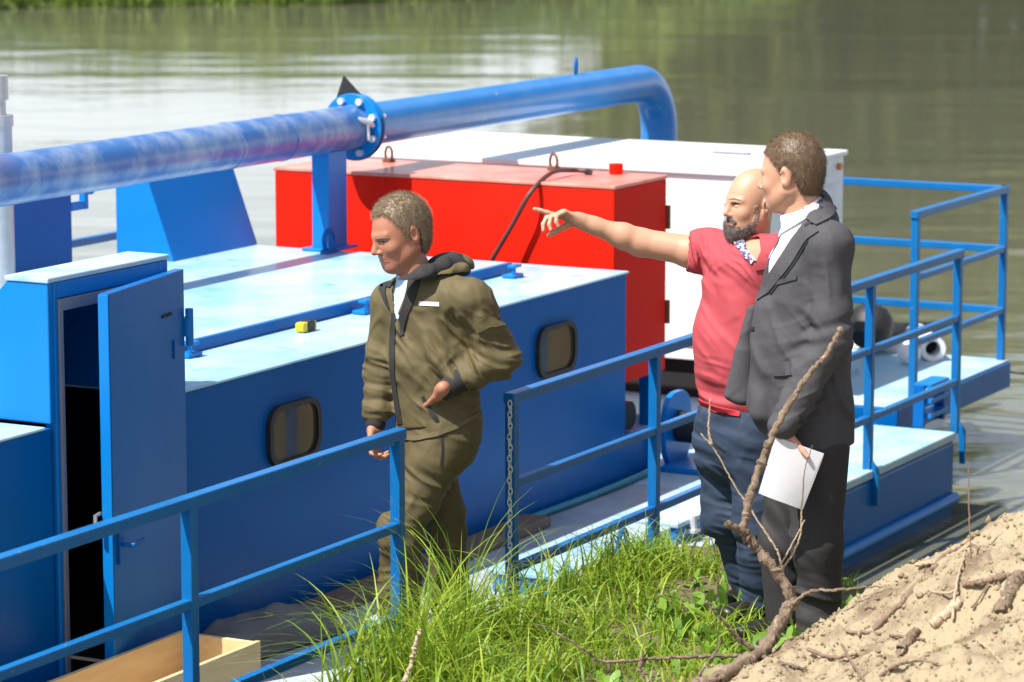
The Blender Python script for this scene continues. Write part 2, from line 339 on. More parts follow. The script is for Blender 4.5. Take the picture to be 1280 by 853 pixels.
tag(mesh_obj('soil_clods', cv, cf, M['clod'], None, False), 'loose dry clods and crumbs scattered over the sandy soil mound', 'soil', kind='stuff')

# river
wm = bpy.data.materials.new('river_water'); wm.use_nodes = True; nt = wm.node_tree; N = nt.nodes; L = nt.links; b = N['Principled BSDF']
b.inputs['Base Color'].default_value = (.105, .108, .076, 1); b.inputs['Roughness'].default_value = .07; b.inputs['IOR'].default_value = 1.333
tc = N.new('ShaderNodeTexCoord')
def wnoise(scale, sx, sy, det, ox=0):
    mp = N.new('ShaderNodeMapping'); mp.inputs['Scale'].default_value = (sx, sy, 1); mp.inputs['Location'].default_value = (ox, 0, 0); L.new(tc.outputs['Object'], mp.inputs[0])
    n = N.new('ShaderNodeTexNoise'); n.inputs['Scale'].default_value = scale; n.inputs['Detail'].default_value = det; L.new(mp.outputs[0], n.inputs[0]); return n.outputs['Fac']
def wmath(op, a, c=None, c2=None):
    m = N.new('ShaderNodeMath'); m.operation = op
    for i, q in enumerate((a, c, c2)):
        if q is None: continue
        if hasattr(q, 'node'): L.new(q, m.inputs[i])
        else: m.inputs[i].default_value = q
    return m.outputs[0]
patch_n = wnoise(.12, .45, 1.6, 3, 13.0)
pr = N.new('ShaderNodeMapRange'); pr.inputs[1].default_value = .46; pr.inputs[2].default_value = .60; pr.inputs[3].default_value = .55; pr.inputs[4].default_value = 1.25; L.new(patch_n, pr.inputs[0])
h1 = wmath('MULTIPLY', wnoise(1.5, .6, 1.0, 3), .014)
h2 = wmath('MULTIPLY', wnoise(.35, .6, 1.3, 2, 5), .022)
h3 = wmath('MULTIPLY', wnoise(7, .7, 1.0, 2, 2), .0010)
hh = wmath('MULTIPLY', wmath('ADD', wmath('ADD', h1, h2), h3), pr.outputs[0])
bp = N.new('ShaderNodeBump'); bp.inputs['Strength'].default_value = 1.0; bp.inputs['Distance'].default_value = 1.0; L.new(hh, bp.inputs['Height']); L.new(bp.outputs[0], b.inputs['Normal'])
wv = [(-400, -60, 0), (400, -60, 0), (400, 500, 0), (-400, 500, 0)]
tag(mesh_obj('river', wv, [(0, 1, 2, 3)], wm), kind='structure')

# far bank: a low grassy slope that draws back to the right
def bank_y(X): return 70.6 + .45 * (X + 2) + np.where(X > -2, .85 * (X + 2), 0) + .5 * np.sin(X * .5) + .3 * np.sin(X * 1.7)
bx = np.concatenate([np.arange(-240, -30, 8), np.arange(-30, 40, .8), np.arange(40, 241, 8)]); by = np.array([-3, -.6, 0, .7, 2, 4, 8, 20, 60, 300.])
bz = np.array([-.8, -.25, .05, .40, .95, 1.2, 1.4, 1.8, 3.0, 6.0])
BX = np.repeat(bx[:, None], len(by), 1); BY = bank_y(BX) + by[None]; BZ = np.repeat(bz[None], len(bx), 0) + .12 * vnoise(BX * .8, BY * .8, BX * 0, 3) * (bz[None] > .2)
bi = np.arange(BX.size).reshape(BX.shape); bf = np.stack([bi[:-1, :-1], bi[1:, :-1], bi[1:, 1:], bi[:-1, 1:]], -1).reshape(-1, 4)
M['bankm'] = mat('far_bank_turf', (.10, .15, .03), .9, var=(.20, .22, .06), vscale=.8, bump=.6, bscale=8, bdist=.05)
tag(mesh_obj('far_bank', np.stack([BX, BY, BZ], -1).reshape(-1, 3), bf, M['bankm'], None, True), kind='structure')
def blades(X, Y, Z, L_, W, lean, seed, seg=3, droop=1.0, az=None):
    r = np.random.default_rng(seed); n = len(X); a = r.random(n) * 2 * np.pi if az is None else az; dx, dy = np.cos(a), np.sin(a)
    fa = r.random(n) * 2 * np.pi; px_, py_ = np.cos(fa), np.sin(fa)                        # width direction
    rows = []
    for i in range(seg + 1):
        t = i / seg; out = L_ * lean * (t ** 2) * droop; up = L_ * (t - .55 * np.clip(lean, 0, 1.3) * t ** 2.6); wd_ = W * (1 - t ** 1.6) * .5 + .0002
        cx, cy, cz = X + dx * out, Y + dy * out, Z + up
        rows.append(np.stack([np.stack([cx - px_ * wd_, cy - py_ * wd_, cz], -1), np.stack([cx + px_ * wd_, cy + py_ * wd_, cz], -1)], 1))
    V = np.stack(rows, 1).reshape(n, -1, 3); k = 2 * (seg + 1)
    q = np.array([(2 * i, 2 * i + 1, 2 * i + 3, 2 * i + 2) for i in range(seg)])
    F = (q[None] + (np.arange(n) * k)[:, None, None]).reshape(-1, 4)
    tint = np.repeat(r.random(n), k); return V.reshape(-1, 3), F, tint
def tint_obj(name, V, F, T, m, **k):
    o = mesh_obj(name, V, F, m, None, False); a = o.data.attributes.new('tint', 'FLOAT', 'POINT'); a.data.foreach_set('value', np.asarray(T, np.float32)); return tag(o, **k)
n = 16000; X = rng.uniform(-26, 32, n); dd = rng.random(n) ** 1.6 * 5 - .2; Y = bank_y(X) + dd; Z = np.interp(dd, by, bz) - .05
cl = vnoise(X * .55, Y * .3, X * 0, 77)
V, F, T = blades(X, Y, Z, (.7 + .5 * rng.random(n)) * (1 + .45 * cl), .07, .25 + .3 * rng.random(n), 5)
tint_obj('far_bank_grass', V, F, np.clip(T * .5 + .4 + .5 * np.repeat(cl, 8), 0, 1), M['fargrass'], label='tall green grass and reeds growing along the far river bank', cat='grass', kind='stuff')
# woods on the far bank (mirrored in the water)
tv, tf, tt = [], [], []; mbt = MB()
for i in range(70):
    x = rng.uniform(3.6, 34) if i < 56 else rng.uniform(34, 90); off = rng.uniform(4, 16); hgt = rng.uniform(8, 13)
    y = float(bank_y(np.array(x))) + off; z0 = float(np.interp(off, by, bz)) - .2
    mbt.tube([(x, y, z0), (x + .2, y, z0 + hgt * .5), (x + rng.uniform(-.5, .5), y, z0 + hgt * .9)], [.22, .14, .04], 6)
    m = 1500; cx = np.array([x, y, z0 + hgt * .52]); rad = np.array([hgt * .34, hgt * .34, hgt * .52])
    d = rng.normal(size=(m, 3)); d /= np.linalg.norm(d, axis=1)[:, None]; rr = rng.random(m) ** .45
    pos = cx + d * rad * rr[:, None] * (1 + .35 * vnoise(d[:, 0] * 2.5 + i, d[:, 1] * 2.5, d[:, 2] * 2.5, 8))[:, None]
    u = rng.normal(size=(m, 3)); u /= np.linalg.norm(u, axis=1)[:, None]; v_ = np.cross(u, rng.normal(size=(m, 3))); v_ /= np.linalg.norm(v_, axis=1)[:, None]
    s = rng.uniform(.18, .42, (m, 1)); q = np.stack([pos - u * s, pos + v_ * s * .7, pos + u * s, pos - v_ * s * .7], 1)
    tv.append(q.reshape(-1, 3)); tt.append(np.repeat(np.clip(rng.random(m) * .6 + rng.random() * .5, 0, 1), 4))
TV = np.concatenate(tv); TF = np.arange(len(TV)).reshape(-1, 4)
wo = tint_obj('far_woods', TV, TF, np.concatenate(tt), M['foliage'], label='far green woods on the other bank mirrored in the river', cat='woods', kind='stuff')
mbt.build('trunk', M['trunk'], wo)['kind'] = 'stuff'

# ------------------------------------------------------------------ the dredger: local axes a (along), w (across, away from the bank), z up
VR = math.pi / 2 - PHI
VO = (float(O2[0]), float(O2[1]), 0)
D = empty('dredger', VO, VR, label='blue steel dredging barge with low cabin and side railings moored at the bank', cat='boat')
WC = .915                                    # cabin side wall
ROOF = 1.46
A_END = vw(783, 340, WC)[0]                  # cabin end
H1 = 4.88                                    # end of main hull
def part(name, mb, m, parent=D, smooth=False, bevel=.006, seg=2): return mb.build(name, m, parent, smooth, bevel, seg)
# hull
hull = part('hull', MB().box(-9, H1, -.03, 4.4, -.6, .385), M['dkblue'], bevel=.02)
st = MB()
st.tube([(-9, -.045, .085), (H1 - .02, -.045, .085)], .03, 10); part('rub_strake', st, M['blue'], hull, True, 0)
part('side_deck', MB().box(-9, 2.86, -.032, .99, .387, DECK), M['side_deck'], bevel=.008)
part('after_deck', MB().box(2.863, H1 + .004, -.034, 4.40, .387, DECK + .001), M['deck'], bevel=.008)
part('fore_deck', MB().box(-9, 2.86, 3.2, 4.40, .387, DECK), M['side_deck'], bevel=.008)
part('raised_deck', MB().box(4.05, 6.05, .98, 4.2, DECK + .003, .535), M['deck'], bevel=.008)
# cabin: side wall in panels round the doorway, end wall, roof sheets
ao0 = vw(70, 420, WC)[0]; ao1 = vw(203, 400, WC)[0]
ct = ROOF - .012
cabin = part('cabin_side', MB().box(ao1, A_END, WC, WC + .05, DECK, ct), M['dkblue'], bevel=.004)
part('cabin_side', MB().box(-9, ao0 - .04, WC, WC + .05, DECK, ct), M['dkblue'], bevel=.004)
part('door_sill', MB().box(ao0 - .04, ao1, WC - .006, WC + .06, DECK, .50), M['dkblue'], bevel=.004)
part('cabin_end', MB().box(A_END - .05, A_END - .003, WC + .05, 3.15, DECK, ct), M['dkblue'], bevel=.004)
part('cabin_back', MB().box(-9, A_END - .05, 3.10, 3.14, DECK, ct), M['dkblue'], bevel=0)
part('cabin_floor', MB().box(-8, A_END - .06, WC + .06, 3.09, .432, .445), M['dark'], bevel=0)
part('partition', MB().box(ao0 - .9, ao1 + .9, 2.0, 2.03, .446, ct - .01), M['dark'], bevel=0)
CW = .66                                     # companionway depth on the roof
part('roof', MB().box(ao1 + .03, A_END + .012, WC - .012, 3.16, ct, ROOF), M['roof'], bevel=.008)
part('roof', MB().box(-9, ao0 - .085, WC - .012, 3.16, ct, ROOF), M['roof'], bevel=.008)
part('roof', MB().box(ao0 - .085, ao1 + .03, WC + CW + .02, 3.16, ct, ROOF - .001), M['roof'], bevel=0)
# raised roof hatch, its clamps
a0 = vz(205, 452, ROOF)[0]; a1 = vz(645, 342, ROOF)[0]; wb = vz(435, 391, ROOF)[1]
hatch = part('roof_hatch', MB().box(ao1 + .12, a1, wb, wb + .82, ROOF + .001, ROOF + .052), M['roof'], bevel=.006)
part('hatch_shaded_edge', MB().box(ao1 + .11, a1 + .012, wb - .022, wb - .001, ROOF + .001, ROOF + .05), M['dkblue'], hatch, bevel=.004)  # dark blue strip standing for the shaded edge of the hatch slab
for px, py in ((233, 446), (452, 392), (638, 347)):
    q = vz(px, py, ROOF); mb = MB().box(q[0] - .05, q[0] + .05, q[1] - .045, q[1] + .02, ROOF + .002, ROOF + .018)
    mb.tube([(q[0] - .02, q[1] - .03, ROOF + .01), (q[0] - .02, q[1] - .03, ROOF + .06)], .010, 8); mb.box(q[0] - .04, q[0] + .03, q[1] - .045, q[1] - .005, ROOF + .05, ROOF + .064)
    part('hatch_clamp', mb, M['blue'], hatch, bevel=.003)
part('hatch_seam', MB().box(ao1 + .12, A_END, wb + .86, wb + .90, ROOF + .001, ROOF + .012), M['blue'], bevel=.003)
# windows
for (cx, cy, x0, x1, y0, y1) in ((364, 540, 332, 397, 494, 587), (692.5, 437, 669, 717, 399, 476)):
    aL = vw(x0, cy, WC)[0]; aR = vw(x1, cy, WC)[0]; c = vw(cx, cy, WC); s = FPX / np.linalg.norm(world_v(*c)[:2]); hz = (y1 - y0 - .22 * (x1 - x0)) / s / 2
    ca = (aL + aR) / 2; ha = (aR - aL) / 2
    o1 = rrect(ca, c[2], ha, hz, .085); i1 = rrect(ca, c[2], ha - .026, hz - .022, .066); nn = len(o1)
    v = []; 
    for prof, w_ in ((o1, WC + .004), (o1, WC - .022), (i1, WC - .022), (i1, WC + .004)): v += [(p[0], w_, p[1]) for p in prof]
    f = [(r * nn + k, r * nn + (k + 1) % nn, (r + 1) % 4 * nn + (k + 1) % nn, (r + 1) % 4 * nn + k) for r in range(3) for k in range(nn)]
    win = MB().add(v, f).build('window', M['black'], D, True)
    MB().prism(rrect(ca, c[2], ha - .022, hz - .018, .068), 'w', WC - .009, WC - .004).build('pane', M['glass'], win)
# companionway
zt = vw(205, 325, WC)[2]; al = vw(57, 352, WC)[0]
comp = empty('companionway'); comp.parent = D
def cpart(name, mb, m, bevel=.005): return mb.build(name, m, comp, False, bevel)
for aa, ab in ((al, al + .03), (ao1, ao1 + .03)):
    cpart('side_wall', MB().prism([(WC - .008, DECK + .05 if aa < -3 else ROOF + .002), (WC - .008, zt), (WC + .17, zt), (WC + CW, ROOF + .002), (WC + CW, ROOF - .0)] if False else
          [(WC - .008, ROOF + .003), (WC - .008, zt), (WC + .17, zt), (WC + CW, ROOF + .003)], 'a', aa, ab), M['blue'])
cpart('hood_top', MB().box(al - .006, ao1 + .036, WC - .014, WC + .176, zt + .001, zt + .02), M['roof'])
sl = MB(); sl.hexa([(al + .03, WC + .15, zt), (ao1, WC + .15, zt), (ao1, WC + .17, zt), (al + .03, WC + .17, zt), (al + .03, WC + CW - .02, ROOF), (ao1, WC + CW - .02, ROOF), (ao1, WC + CW, ROOF), (al + .03, WC + CW, ROOF)])
cpart('hood_back', sl, M['blue'], 0)
cpart('door_frame', MB().box(al + .031, ao0, WC - .010, WC + .04, .50, zt - .001).box(ao1 - .035, ao1 - .002, WC - .010, WC + .04, .50, zt - .001).box(ao0, ao1 - .035, WC - .010, WC + .04, zt - .06, zt - .001), M['blue'])
M['greyp'] = mat('grey_frame_paint', (.20, .22, .27), .5, var=(.14, .15, .19), vscale=8)
cpart('frame_seal', MB().box(ao0 + .001, ao0 + .026, WC - .016, WC + .03, .505, zt - .062).box(ao0 + .026, ao1 - .037, WC - .016, WC + .03, zt - .105, zt - .062), M['greyp'], .003)
# door leaf hinged at the after side, ajar
hp = np.array([ao1 + .055, WC - .04]); op = math.radians(158)
tl = vw(128, 362, WC - .2)
Ld = .69
door = empty('door', (hp[0], hp[1], 0), 0); door.parent = comp
# find opening angle so that the free edge projects at x=128
best = None
for deg in np.arange(150, 215, .5):
    c = hp + Ld * np.array([math.cos(math.radians(deg)), math.sin(math.radians(deg))]); p = world_v(c[0], c[1], 1.2); x = 640 + FPX * p[0] / (p[1] * CP - (p[2] - CAMZ) * SP)
    if best is None or abs(x - 135) < best[0]: best = (abs(x - 135), deg)
door.rotation_euler = (0, 0, math.radians(best[1]))
dz1 = zt - .035; dz0 = .53
def dpart(name, mb, m, bevel=.004, sm=False): return mb.build(name, m, door, sm, bevel)
dpart('leaf', MB().box(0, Ld, -.02, .02, dz0, dz1), M['dkblue'], .005)
dpart('leaf_lit_edge', MB().box(Ld + .0005, Ld + .006, -.019, .019, dz0 + .005, dz1 - .005), M['blue'], .001)  # lighter blue strip standing for the sunlit edge of the leaf
for z in (dz1 - .22, dz0 + .25): dpart('hinge', MB().box(-.05, .0, -.03, .032, z - .035, z + .035).tube([(-.02, .03, z - .07), (-.02, .03, z + .07)], .016, 10), M['blue'], .003)
dpart('vent_slot', MB().box(.13, .22, .0205, .024, dz1 - .155, dz1 - .143), M['seam'], .001)
dpart('latch_plate', MB().box(.10, .115, .0205, .026, dz1 - .32, dz1 - .25), M['dkblue'], .001)
dpart('door_handle', MB().tube([(Ld - .06, .03, 1.02), (Ld - .06, .07, 1.02), (Ld - .16, .07, 1.02)], .009, 8).box(Ld - .085, Ld - .035, .0205, .03, .95, 1.1), M['dkblue'], .002)
dpart('inner_handle', MB().tube([(Ld + .0, -.03, 1.14), (Ld + .04, -.03, 1.14), (Ld + .04, -.03, 1.08)], .008, 8), M['steel'], 0)
# left group on the roof: plate, wedge pedestal, hydraulic cylinder
WP = 3.02
qa = vz(212, 327, ROOF); qb = vz(310, 305, ROOF)
aw0, aw1 = qa[0], qb[0]
part('wedge_pedestal', MB().prism([(WP, ROOF), (WP + .34, ROOF), (WP + .34, 2.03), (WP + .21, 2.03)], 'a', aw0, aw1), M['blue'], bevel=.006)
pa, pb = vw(8, 300, 3.08)[0], vw(110, 300, 3.08)[0]
part('guard_plate', MB().box(pa, pb, 3.17, 3.21, 1.1, 2.02), M['dkblue'], bevel=.006)
q = vw(122, 245, 3.19); part('plate_bracket', MB().box(pb, pb + .12, 3.17, 3.20, q[2] - .05, q[2] - .01).box(pb + .10, pb + .13, 3.165, 3.20, q[2] - .05, q[2] + .06).tube([(pb + .15, 3.16, q[2] + .05), (pb + .15, 3.25, q[2] + .05)], .035, 10), M['blue'], bevel=.003)
qc = vw(2, 250, 3.1); part('hydraulic_cylinder', MB().tube([(qc[0], 3.1, 1.0), (qc[0], 3.1, 2.22)], .055, 16).tube([(qc[0], 3.1, 2.22), (qc[0], 3.1, 2.27)], .062, 16).tube([(qc[0], 3.1, 2.27), (qc[0], 3.1, 2.34)], .03, 12).tube([(qc[0], 3.1, 2.34), (qc[0], 3.1, 2.45)], .042, 12), M['steel'], D, True, 0)
q = vw(45, 330, 1.6); part('lifting_lug', MB().tube([(q[0] + .06 * math.cos(t), 1.6, 1.70 + .07 * math.sin(t)) for t in np.linspace(0, math.pi, 9)], .012, 8), M['blue'], D, True, 0)
# pipe support post on the roof and a lifting lug
WPI = 2.60; ZPI = 2.06; RPI = .112
sp_ = vw(412, 250, WPI)
part('pipe_support', MB().box(sp_[0] - .09, sp_[0] + .09, WPI - .05, WPI + .05, ROOF + .002, ZPI - .10).box(sp_[0] - .13, sp_[0] + .13, WPI - .09, WPI + .09, ROOF + .001, ROOF + .016), M['blue'], bevel=.006)
q = vz(452, 308, ROOF); q[0] = min(q[0], A_END - .1)
part('lifting_lug', MB().tube([(q[0] + .045 * math.cos(t), q[1], ROOF + .06 + .055 * math.sin(t)) for t in np.linspace(0, 2 * math.pi, 14, endpoint=False)], .013, 8, close=True).box(q[0] - .05, q[0] + .05, q[1] - .02, q[1] + .02, ROOF + .001, ROOF + .02), M['dkblue'], D, True, 0)
# machinery recess just behind the cabin
part('bearing_box', MB().box(A_END + .012, A_END + .30, .93, 1.5, DECK + .002, .66), M['dkblue'], bevel=.008)
bx_ = MB(); bx_.tube([(A_END + .12, .95, .735), (A_END + .12, 1.35, .735)], .07, 18); part('hose_mouth', bx_, M['black'], D, True, 0)
# railings: square posts and rails, welded
RZ = [DECK + .935, DECK + .595, DECK + .255]
def railing(posts, alo, ahi, zs, w, zfoot, parent=D, axis='a', cap=True, foot=True):
    r = empty('railing'); r.parent = parent; h = .021
    for a in posts:
        mb = MB()
        if axis == 'a':
            mb.box(a - h, a + h, w - h, w + h, zfoot, zs[0] - h + .002)
            if foot: mb.hexa([(a - .012, w - .06, zfoot - .16), (a + .012, w - .06, zfoot - .16), (a + .012, w - .032, zfoot - .16), (a - .012, w - .032, zfoot - .16), (a - .012, w - .06, zfoot + .02), (a + .012, w - .06, zfoot + .02), (a + .012, w - .02, zfoot + .07), (a - .012, w - .02, zfoot + .07)])
        else: mb.box(w - h, w + h, a - h, a + h, zfoot, zs[0] - h + .002)
        mb.build('post', M['rail'], r, False, .004)
    for i, z in enumerate(zs):
        e = 0 if i == 0 else -.002; c = .0 if i == 0 else .004
        mb = MB()
        if axis == 'a': mb.box(alo - (.03 if i == 0 else -.018), ahi + (.03 if i == 0 else -.018), w - h - .003 + c * .5, w + h + .003 - c * .5, z - h, z + h) if i == 0 else mb.box(alo - .015, ahi + .015, w - .0175, w + .0175, z - .0175, z + .0175)
        else: mb.box(w - h - .002, w + h + .002, alo - .02, ahi, z - h, z + h)
        mb.build('rail', M['rail'], r, False, .005)
    return r
pA = [vw(237, 700, 0)[0], vw(497, 620, 0)[0]]; stp = pA[1] - pA[0]
railing([pA[0] - 3 * stp, pA[0] - 2 * stp, pA[0] - stp] + pA, pA[0] - 3 * stp, pA[1], RZ, 0, DECK - .02)
pB = [vw(640, 600, 0)[0], vw(818, 540, 0)[0], 0, vw(1087, 450, 0)[0], vw(1196, 420, 0)[0]]; pB[2] = (pB[1] + pB[3]) / 2
railing(pB, pB[0], pB[4], RZ, 0, DECK - .02)
railing([-7, -5.4, -3.8, -2.2, -.6, 1.0, 2.6, 4.2], -7, 4.2, RZ, 4.33, DECK)
# chain hanging from the gate post
ch = MB(); zc = RZ[0] - .02; i = 0
while zc > DECK + .17:
    ring = []
    for t in np.linspace(0, 2 * math.pi, 10, endpoint=False):
        x, z = .008 * math.cos(t), .015 * math.sin(t); ring.append((pB[0] - .036 + (x if i % 2 else 0) + .004 * math.sin(i * 1.7), -.01 + (0 if i % 2 else x), zc + z))
    ch.tube(ring, .0032, 6, close=True); zc -= .0215; i += 1
part('gate_chain', ch, M['bolt'], D, True, 0)
# stern platform with its own railing
wS = .42; SZ = vw(1252, 452, wS)[2]; aS1 = vw(1252, 400, wS)[0]; aS0 = vw(1141, 480, wS)[0]
part('stern_platform', MB().box(aS0 - .35, aS1 + .04, wS - .05, 4.0, SZ - .15, SZ), M['dkblue'], bevel=.008)
part('platform_deck', MB().box(aS0 - .34, aS1 + .03, wS - .04, 3.98, SZ + .001, SZ + .012), M['deck'], bevel=.004)
zS = [vw(1252, 238, wS)[2], vw(1252, 312, wS)[2], vw(1252, 388, wS)[2]]
railing([aS0, aS1], aS0, aS1, zS, wS, SZ + .01, foot=False)
railing([1.8, 3.2], wS, 3.9, zS, aS1, SZ + .01, axis='w')
for w_ in (wS + .05, 1.4): part('platform_bracket', MB().prism([(H1, .14), (H1, .40), (aS0 - .1, .40)], 'w', w_, w_ + .04), M['dkblue'], bevel=.003)
# boarding steps at the hull corner
ql = vz(1168, 530, DECK); ls = empty('boarding_steps'); ls.parent = D
for da in (-.15, .15): MB().box(ql[0] + da - .015, ql[0] + da + .015, ql[1], ql[1] + .06, DECK + .002, DECK + .23).build('stringer', M['dkblue'], ls, False, .003)
for k, z in enumerate((.05, .13, .21)): MB().box(ql[0] - .134, ql[0] + .134, ql[1] - .03, ql[1] + .07, DECK + z, DECK + z + .025).build('tread', M['blue'], ls, False, .003)
# small hatch lids beside the gate, with handle and bolts
for k, (x0, x1, yc) in enumerate(((672, 806, 700), (822, 905, 650))):
    c0 = vz(x0, yc + .22 * (740 - x0) if k == 0 else yc, DECK + .09); aL = vw(x0 + 18, 720, .12)[0]; aR = vw(x1 + 22, 690 if k == 0 else 640, .12)[0]
    hl = part('deck_hatch', MB().box(aL, aR, .10, .40, DECK + .001, DECK + .075), M['blue'], bevel=.008)
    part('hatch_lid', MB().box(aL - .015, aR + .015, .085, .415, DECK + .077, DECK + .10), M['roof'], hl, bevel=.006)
    for t in (.15, .85):
        am = aL + (aR - aL) * t; part('lid_bolt', MB().tube([(am, .07, DECK + .05), (am, .07, DECK + .115)], .016, 8).box(am - .03, am + .03, .05, .095, DECK + .04, DECK + .055), M['bolt'], hl, True, 0)
    am = aL + (aR - aL) * .45
    if k == 0: part('lifting_handle', MB().tube([(am + .10 * math.cos(t) * .6, .03, DECK + .02 + .19 * math.sin(t)) for t in np.linspace(0, math.pi, 13)], .012, 8), M['dkblue'], hl, True, 0)
# winch behind the cabin
wa, ww = A_END + .50, .72
wn_ = empty('deck_winch'); wn_.parent = D
for dw in (-.16, .16):
    prof = rrect(wa, DECK + .19, .15, .185, .12, 6); MB().prism(prof, 'w', ww + dw - .015, ww + dw + .015).build('cheek_plate', M['blue'], wn_, False, .004)
MB().tube([(wa, ww - .14, DECK + .20), (wa, ww + .14, DECK + .20)], .08, 20).build('drum', M['black'], wn_, True)
MB().tube([(wa, ww - .24, DECK + .20), (wa, ww + .22, DECK + .20)], .022, 12).build('shaft', M['steel'], wn_, True)
MB().box(wa - .2, wa + .2, ww - .2, ww + .2, DECK + .003, DECK + .03).build('base_plate', M['blue'], wn_, False, .004)
MB().tube([(wa - .02, ww - .19, DECK + .20), (wa - .02, ww - .22, DECK + .20)], .06, 16).build('hub', M['dkblue'], wn_, True)
MB().box(wa - .12, wa + .12, ww - .30, ww - .24, DECK + .003, DECK + .09).build('motor_foot', M['black'], wn_, False, .01)

# ------------------------------------------------------------------ red equipment box
AR = 3.32
qn = va(768, 238, AR); qf = va(343, 206, AR); ZR = (qn[2] + qf[2]) / 2 + .005; wR0, wR1 = qn[1], qf[1]
aRB = vw(833, 300, wR0)[0]; zRb = vw(833, 462, wR0)[2]
R = empty('equipment_box', tuple(world_v(AR, wR0, zRb)), VR, label='bright red steel equipment box standing behind the blue cabin roof', cat='cabinet')
def lr(mb): return MB().add([(v[0] - AR, v[1] - wR0, v[2] - zRb) for v in mb.v], mb.f)
lr(MB().box(AR, aRB, wR0, wR1, zRb, ZR - .02)).build('body', M['red'], R, False, .008)
lid = lr(MB().box(AR - .006, aRB + .006, wR0 - .006, wR1 + .006, ZR - .0195, ZR)).build('lid', M['redtop'], R, False, .006)
def eye(a, w, z, m, parent, f=lr, r=.035):
    return f(MB().tube([(a + r * .55 * math.cos(t) * .5, w + r * .75 * math.cos(t), z + r * 1.25 + r * 1.15 * math.sin(t)) for t in np.linspace(0, 2 * math.pi, 14, endpoint=False)], .008, 8, close=True).box(a - .03, a + .03, w - .022, w + .022, z + .0005, z + .018)).build('lifting_eye', m, parent, True)
for px, py in ((486, 203), (692, 213)):
    q = vz(px, py, ZR); eye(q[0], q[1], ZR, M['rust'], R)
q = vz(770, 218, ZR); lr(MB().tube([(q[0], q[1], ZR + .001), (q[0], q[1], ZR + .055)], [.034, .038], 18)).build('filler_cap', M['red'], R, True, .004)
for py in (272, 390):
    z = vw(833, py, wR0)[2]; lr(MB().box(aRB + .001, aRB + .02, wR0 + .01, wR0 + .05, z - .06, z + .06).tube([(aRB + .014, wR0 - .002, z - .06), (aRB + .014, wR0 - .002, z + .06)], .014, 8)).build('hinge', M['rust'], R, False)
for (a, w) in ((AR + .06, wR0 + .07), (aRB - .06, wR0 + .07), (AR + .06, wR1 - .07), (aRB - .06, wR1 - .07)):
    lr(MB().box(a - .035, a + .035, w - .035, w + .035, DECK + .002, zRb - .002).box(a - .06, a + .06, w - .05, w + .05, zRb - .03, zRb - .003)).build('leg', M['dkblue'], R, False, .004)
# brown hose over the box edge
hz_ = [vz(732, 214, ZR + .02), vz(715, 213, ZR + .025), vz(690, 216, ZR + .035), va(664, 240, AR - .06), va(640, 282, AR - .09), va(615, 325, AR - .10), va(604, 350, AR - .10)]
ho = empty('rubber_hose', tuple(world_v(*hz_[3])), VR, label='thin brown rubber hose hanging over the edge of the red box', cat='hose')
mb = MB().tube(spline(hz_, 8), .012, 10); MB().add([(v[0] - hz_[3][0], v[1] - hz_[3][1], v[2] - hz_[3][2]) for v in mb.v], mb.f).build('hose_line', M['hose'], ho, True)
mb = MB().tube([hz_[0], hz_[0] + np.array([.01, -.03, -.015])], .016, 10); MB().add([(v[0] - hz_[3][0], v[1] - hz_[3][1], v[2] - hz_[3][2]) for v in mb.v], mb.f).build('hose_end', M['black'], ho, True)

# ------------------------------------------------------------------ white container
AC0, AC1, ZC = 4.60, 5.95, 1.775
qr = va(1055, 184, AC1); wC0 = qr[1]; wC1 = va(566, 160, AC1)[1]; zCb = .745
K = empty('generator_container', tuple(world_v(AC0, wC0, zCb)), VR, label='large white metal generator container with side louvres behind the red box', cat='container')
def lk(mb): return MB().add([(v[0] - AC0, v[1] - wC0, v[2] - zCb) for v in mb.v], mb.f)
lk(MB().box(AC0, AC1, wC0, wC1, zCb, ZC - .03)).build('body', M['white'], K, False, .006)
lk(MB().box(AC0 - .02, AC1 + .02, wC0 - .02, wC1 + .02, ZC - .029, ZC)).build('roof', M['white'], K, False, .008)
lk(MB().box(AC0 + .05, AC1 - .05, wC0 + .06, wC1 - .06, .538, zCb - .002)).build('skid_base_shade', M['dark'], K, False, .004)  # black block: skid base together with the shade under the container
nL = 8
for k in range(nL):
    z = ZC - .16 - k * .075; lk(MB().hexa([(AC1 - .55, wC0 - .03, z), (AC1 - .15, wC0 - .03, z), (AC1 - .15, wC0 - .001, z + .02), (AC1 - .55, wC0 - .001, z + .02), (AC1 - .55, wC0 - .03, z + .006), (AC1 - .15, wC0 - .03, z + .006), (AC1 - .15, wC0 - .001, z + .05), (AC1 - .55, wC0 - .001, z + .05)])).build('louvre', M['white'], K, False)
lk(MB().box(AC0 - .012, AC0 - .001, wC0 + .12, wC0 + .95, zCb + .08, ZC - .16)).build('access_panel', M['white'], K, False, .004)
lk(MB().box(AC0 - .022, AC0 - .013, wC0 + .86, wC0 + .92, 1.45, 1.50)).build('panel_lock', M['steel'], K, False, .002)
q = va(1047, 197, AC1 - .1); lk(MB().tube([(AC1 - .09, wC0 - .002, ZC - .085), (AC1 - .09, wC0 - .025, ZC - .085)], .02, 10)).build('signal_lamp', mat('orange_lens', (.6, .2, .03), .3, var=(.5, .15, .02)), K, True)
q = vz(915, 193, ZC); lk(MB().box(q[0] - .02, q[0] + .02, q[1] - .11, q[1] + .11, ZC + .001, ZC + .012)).build('roof_handle', M['greyp'], K, False, .003)

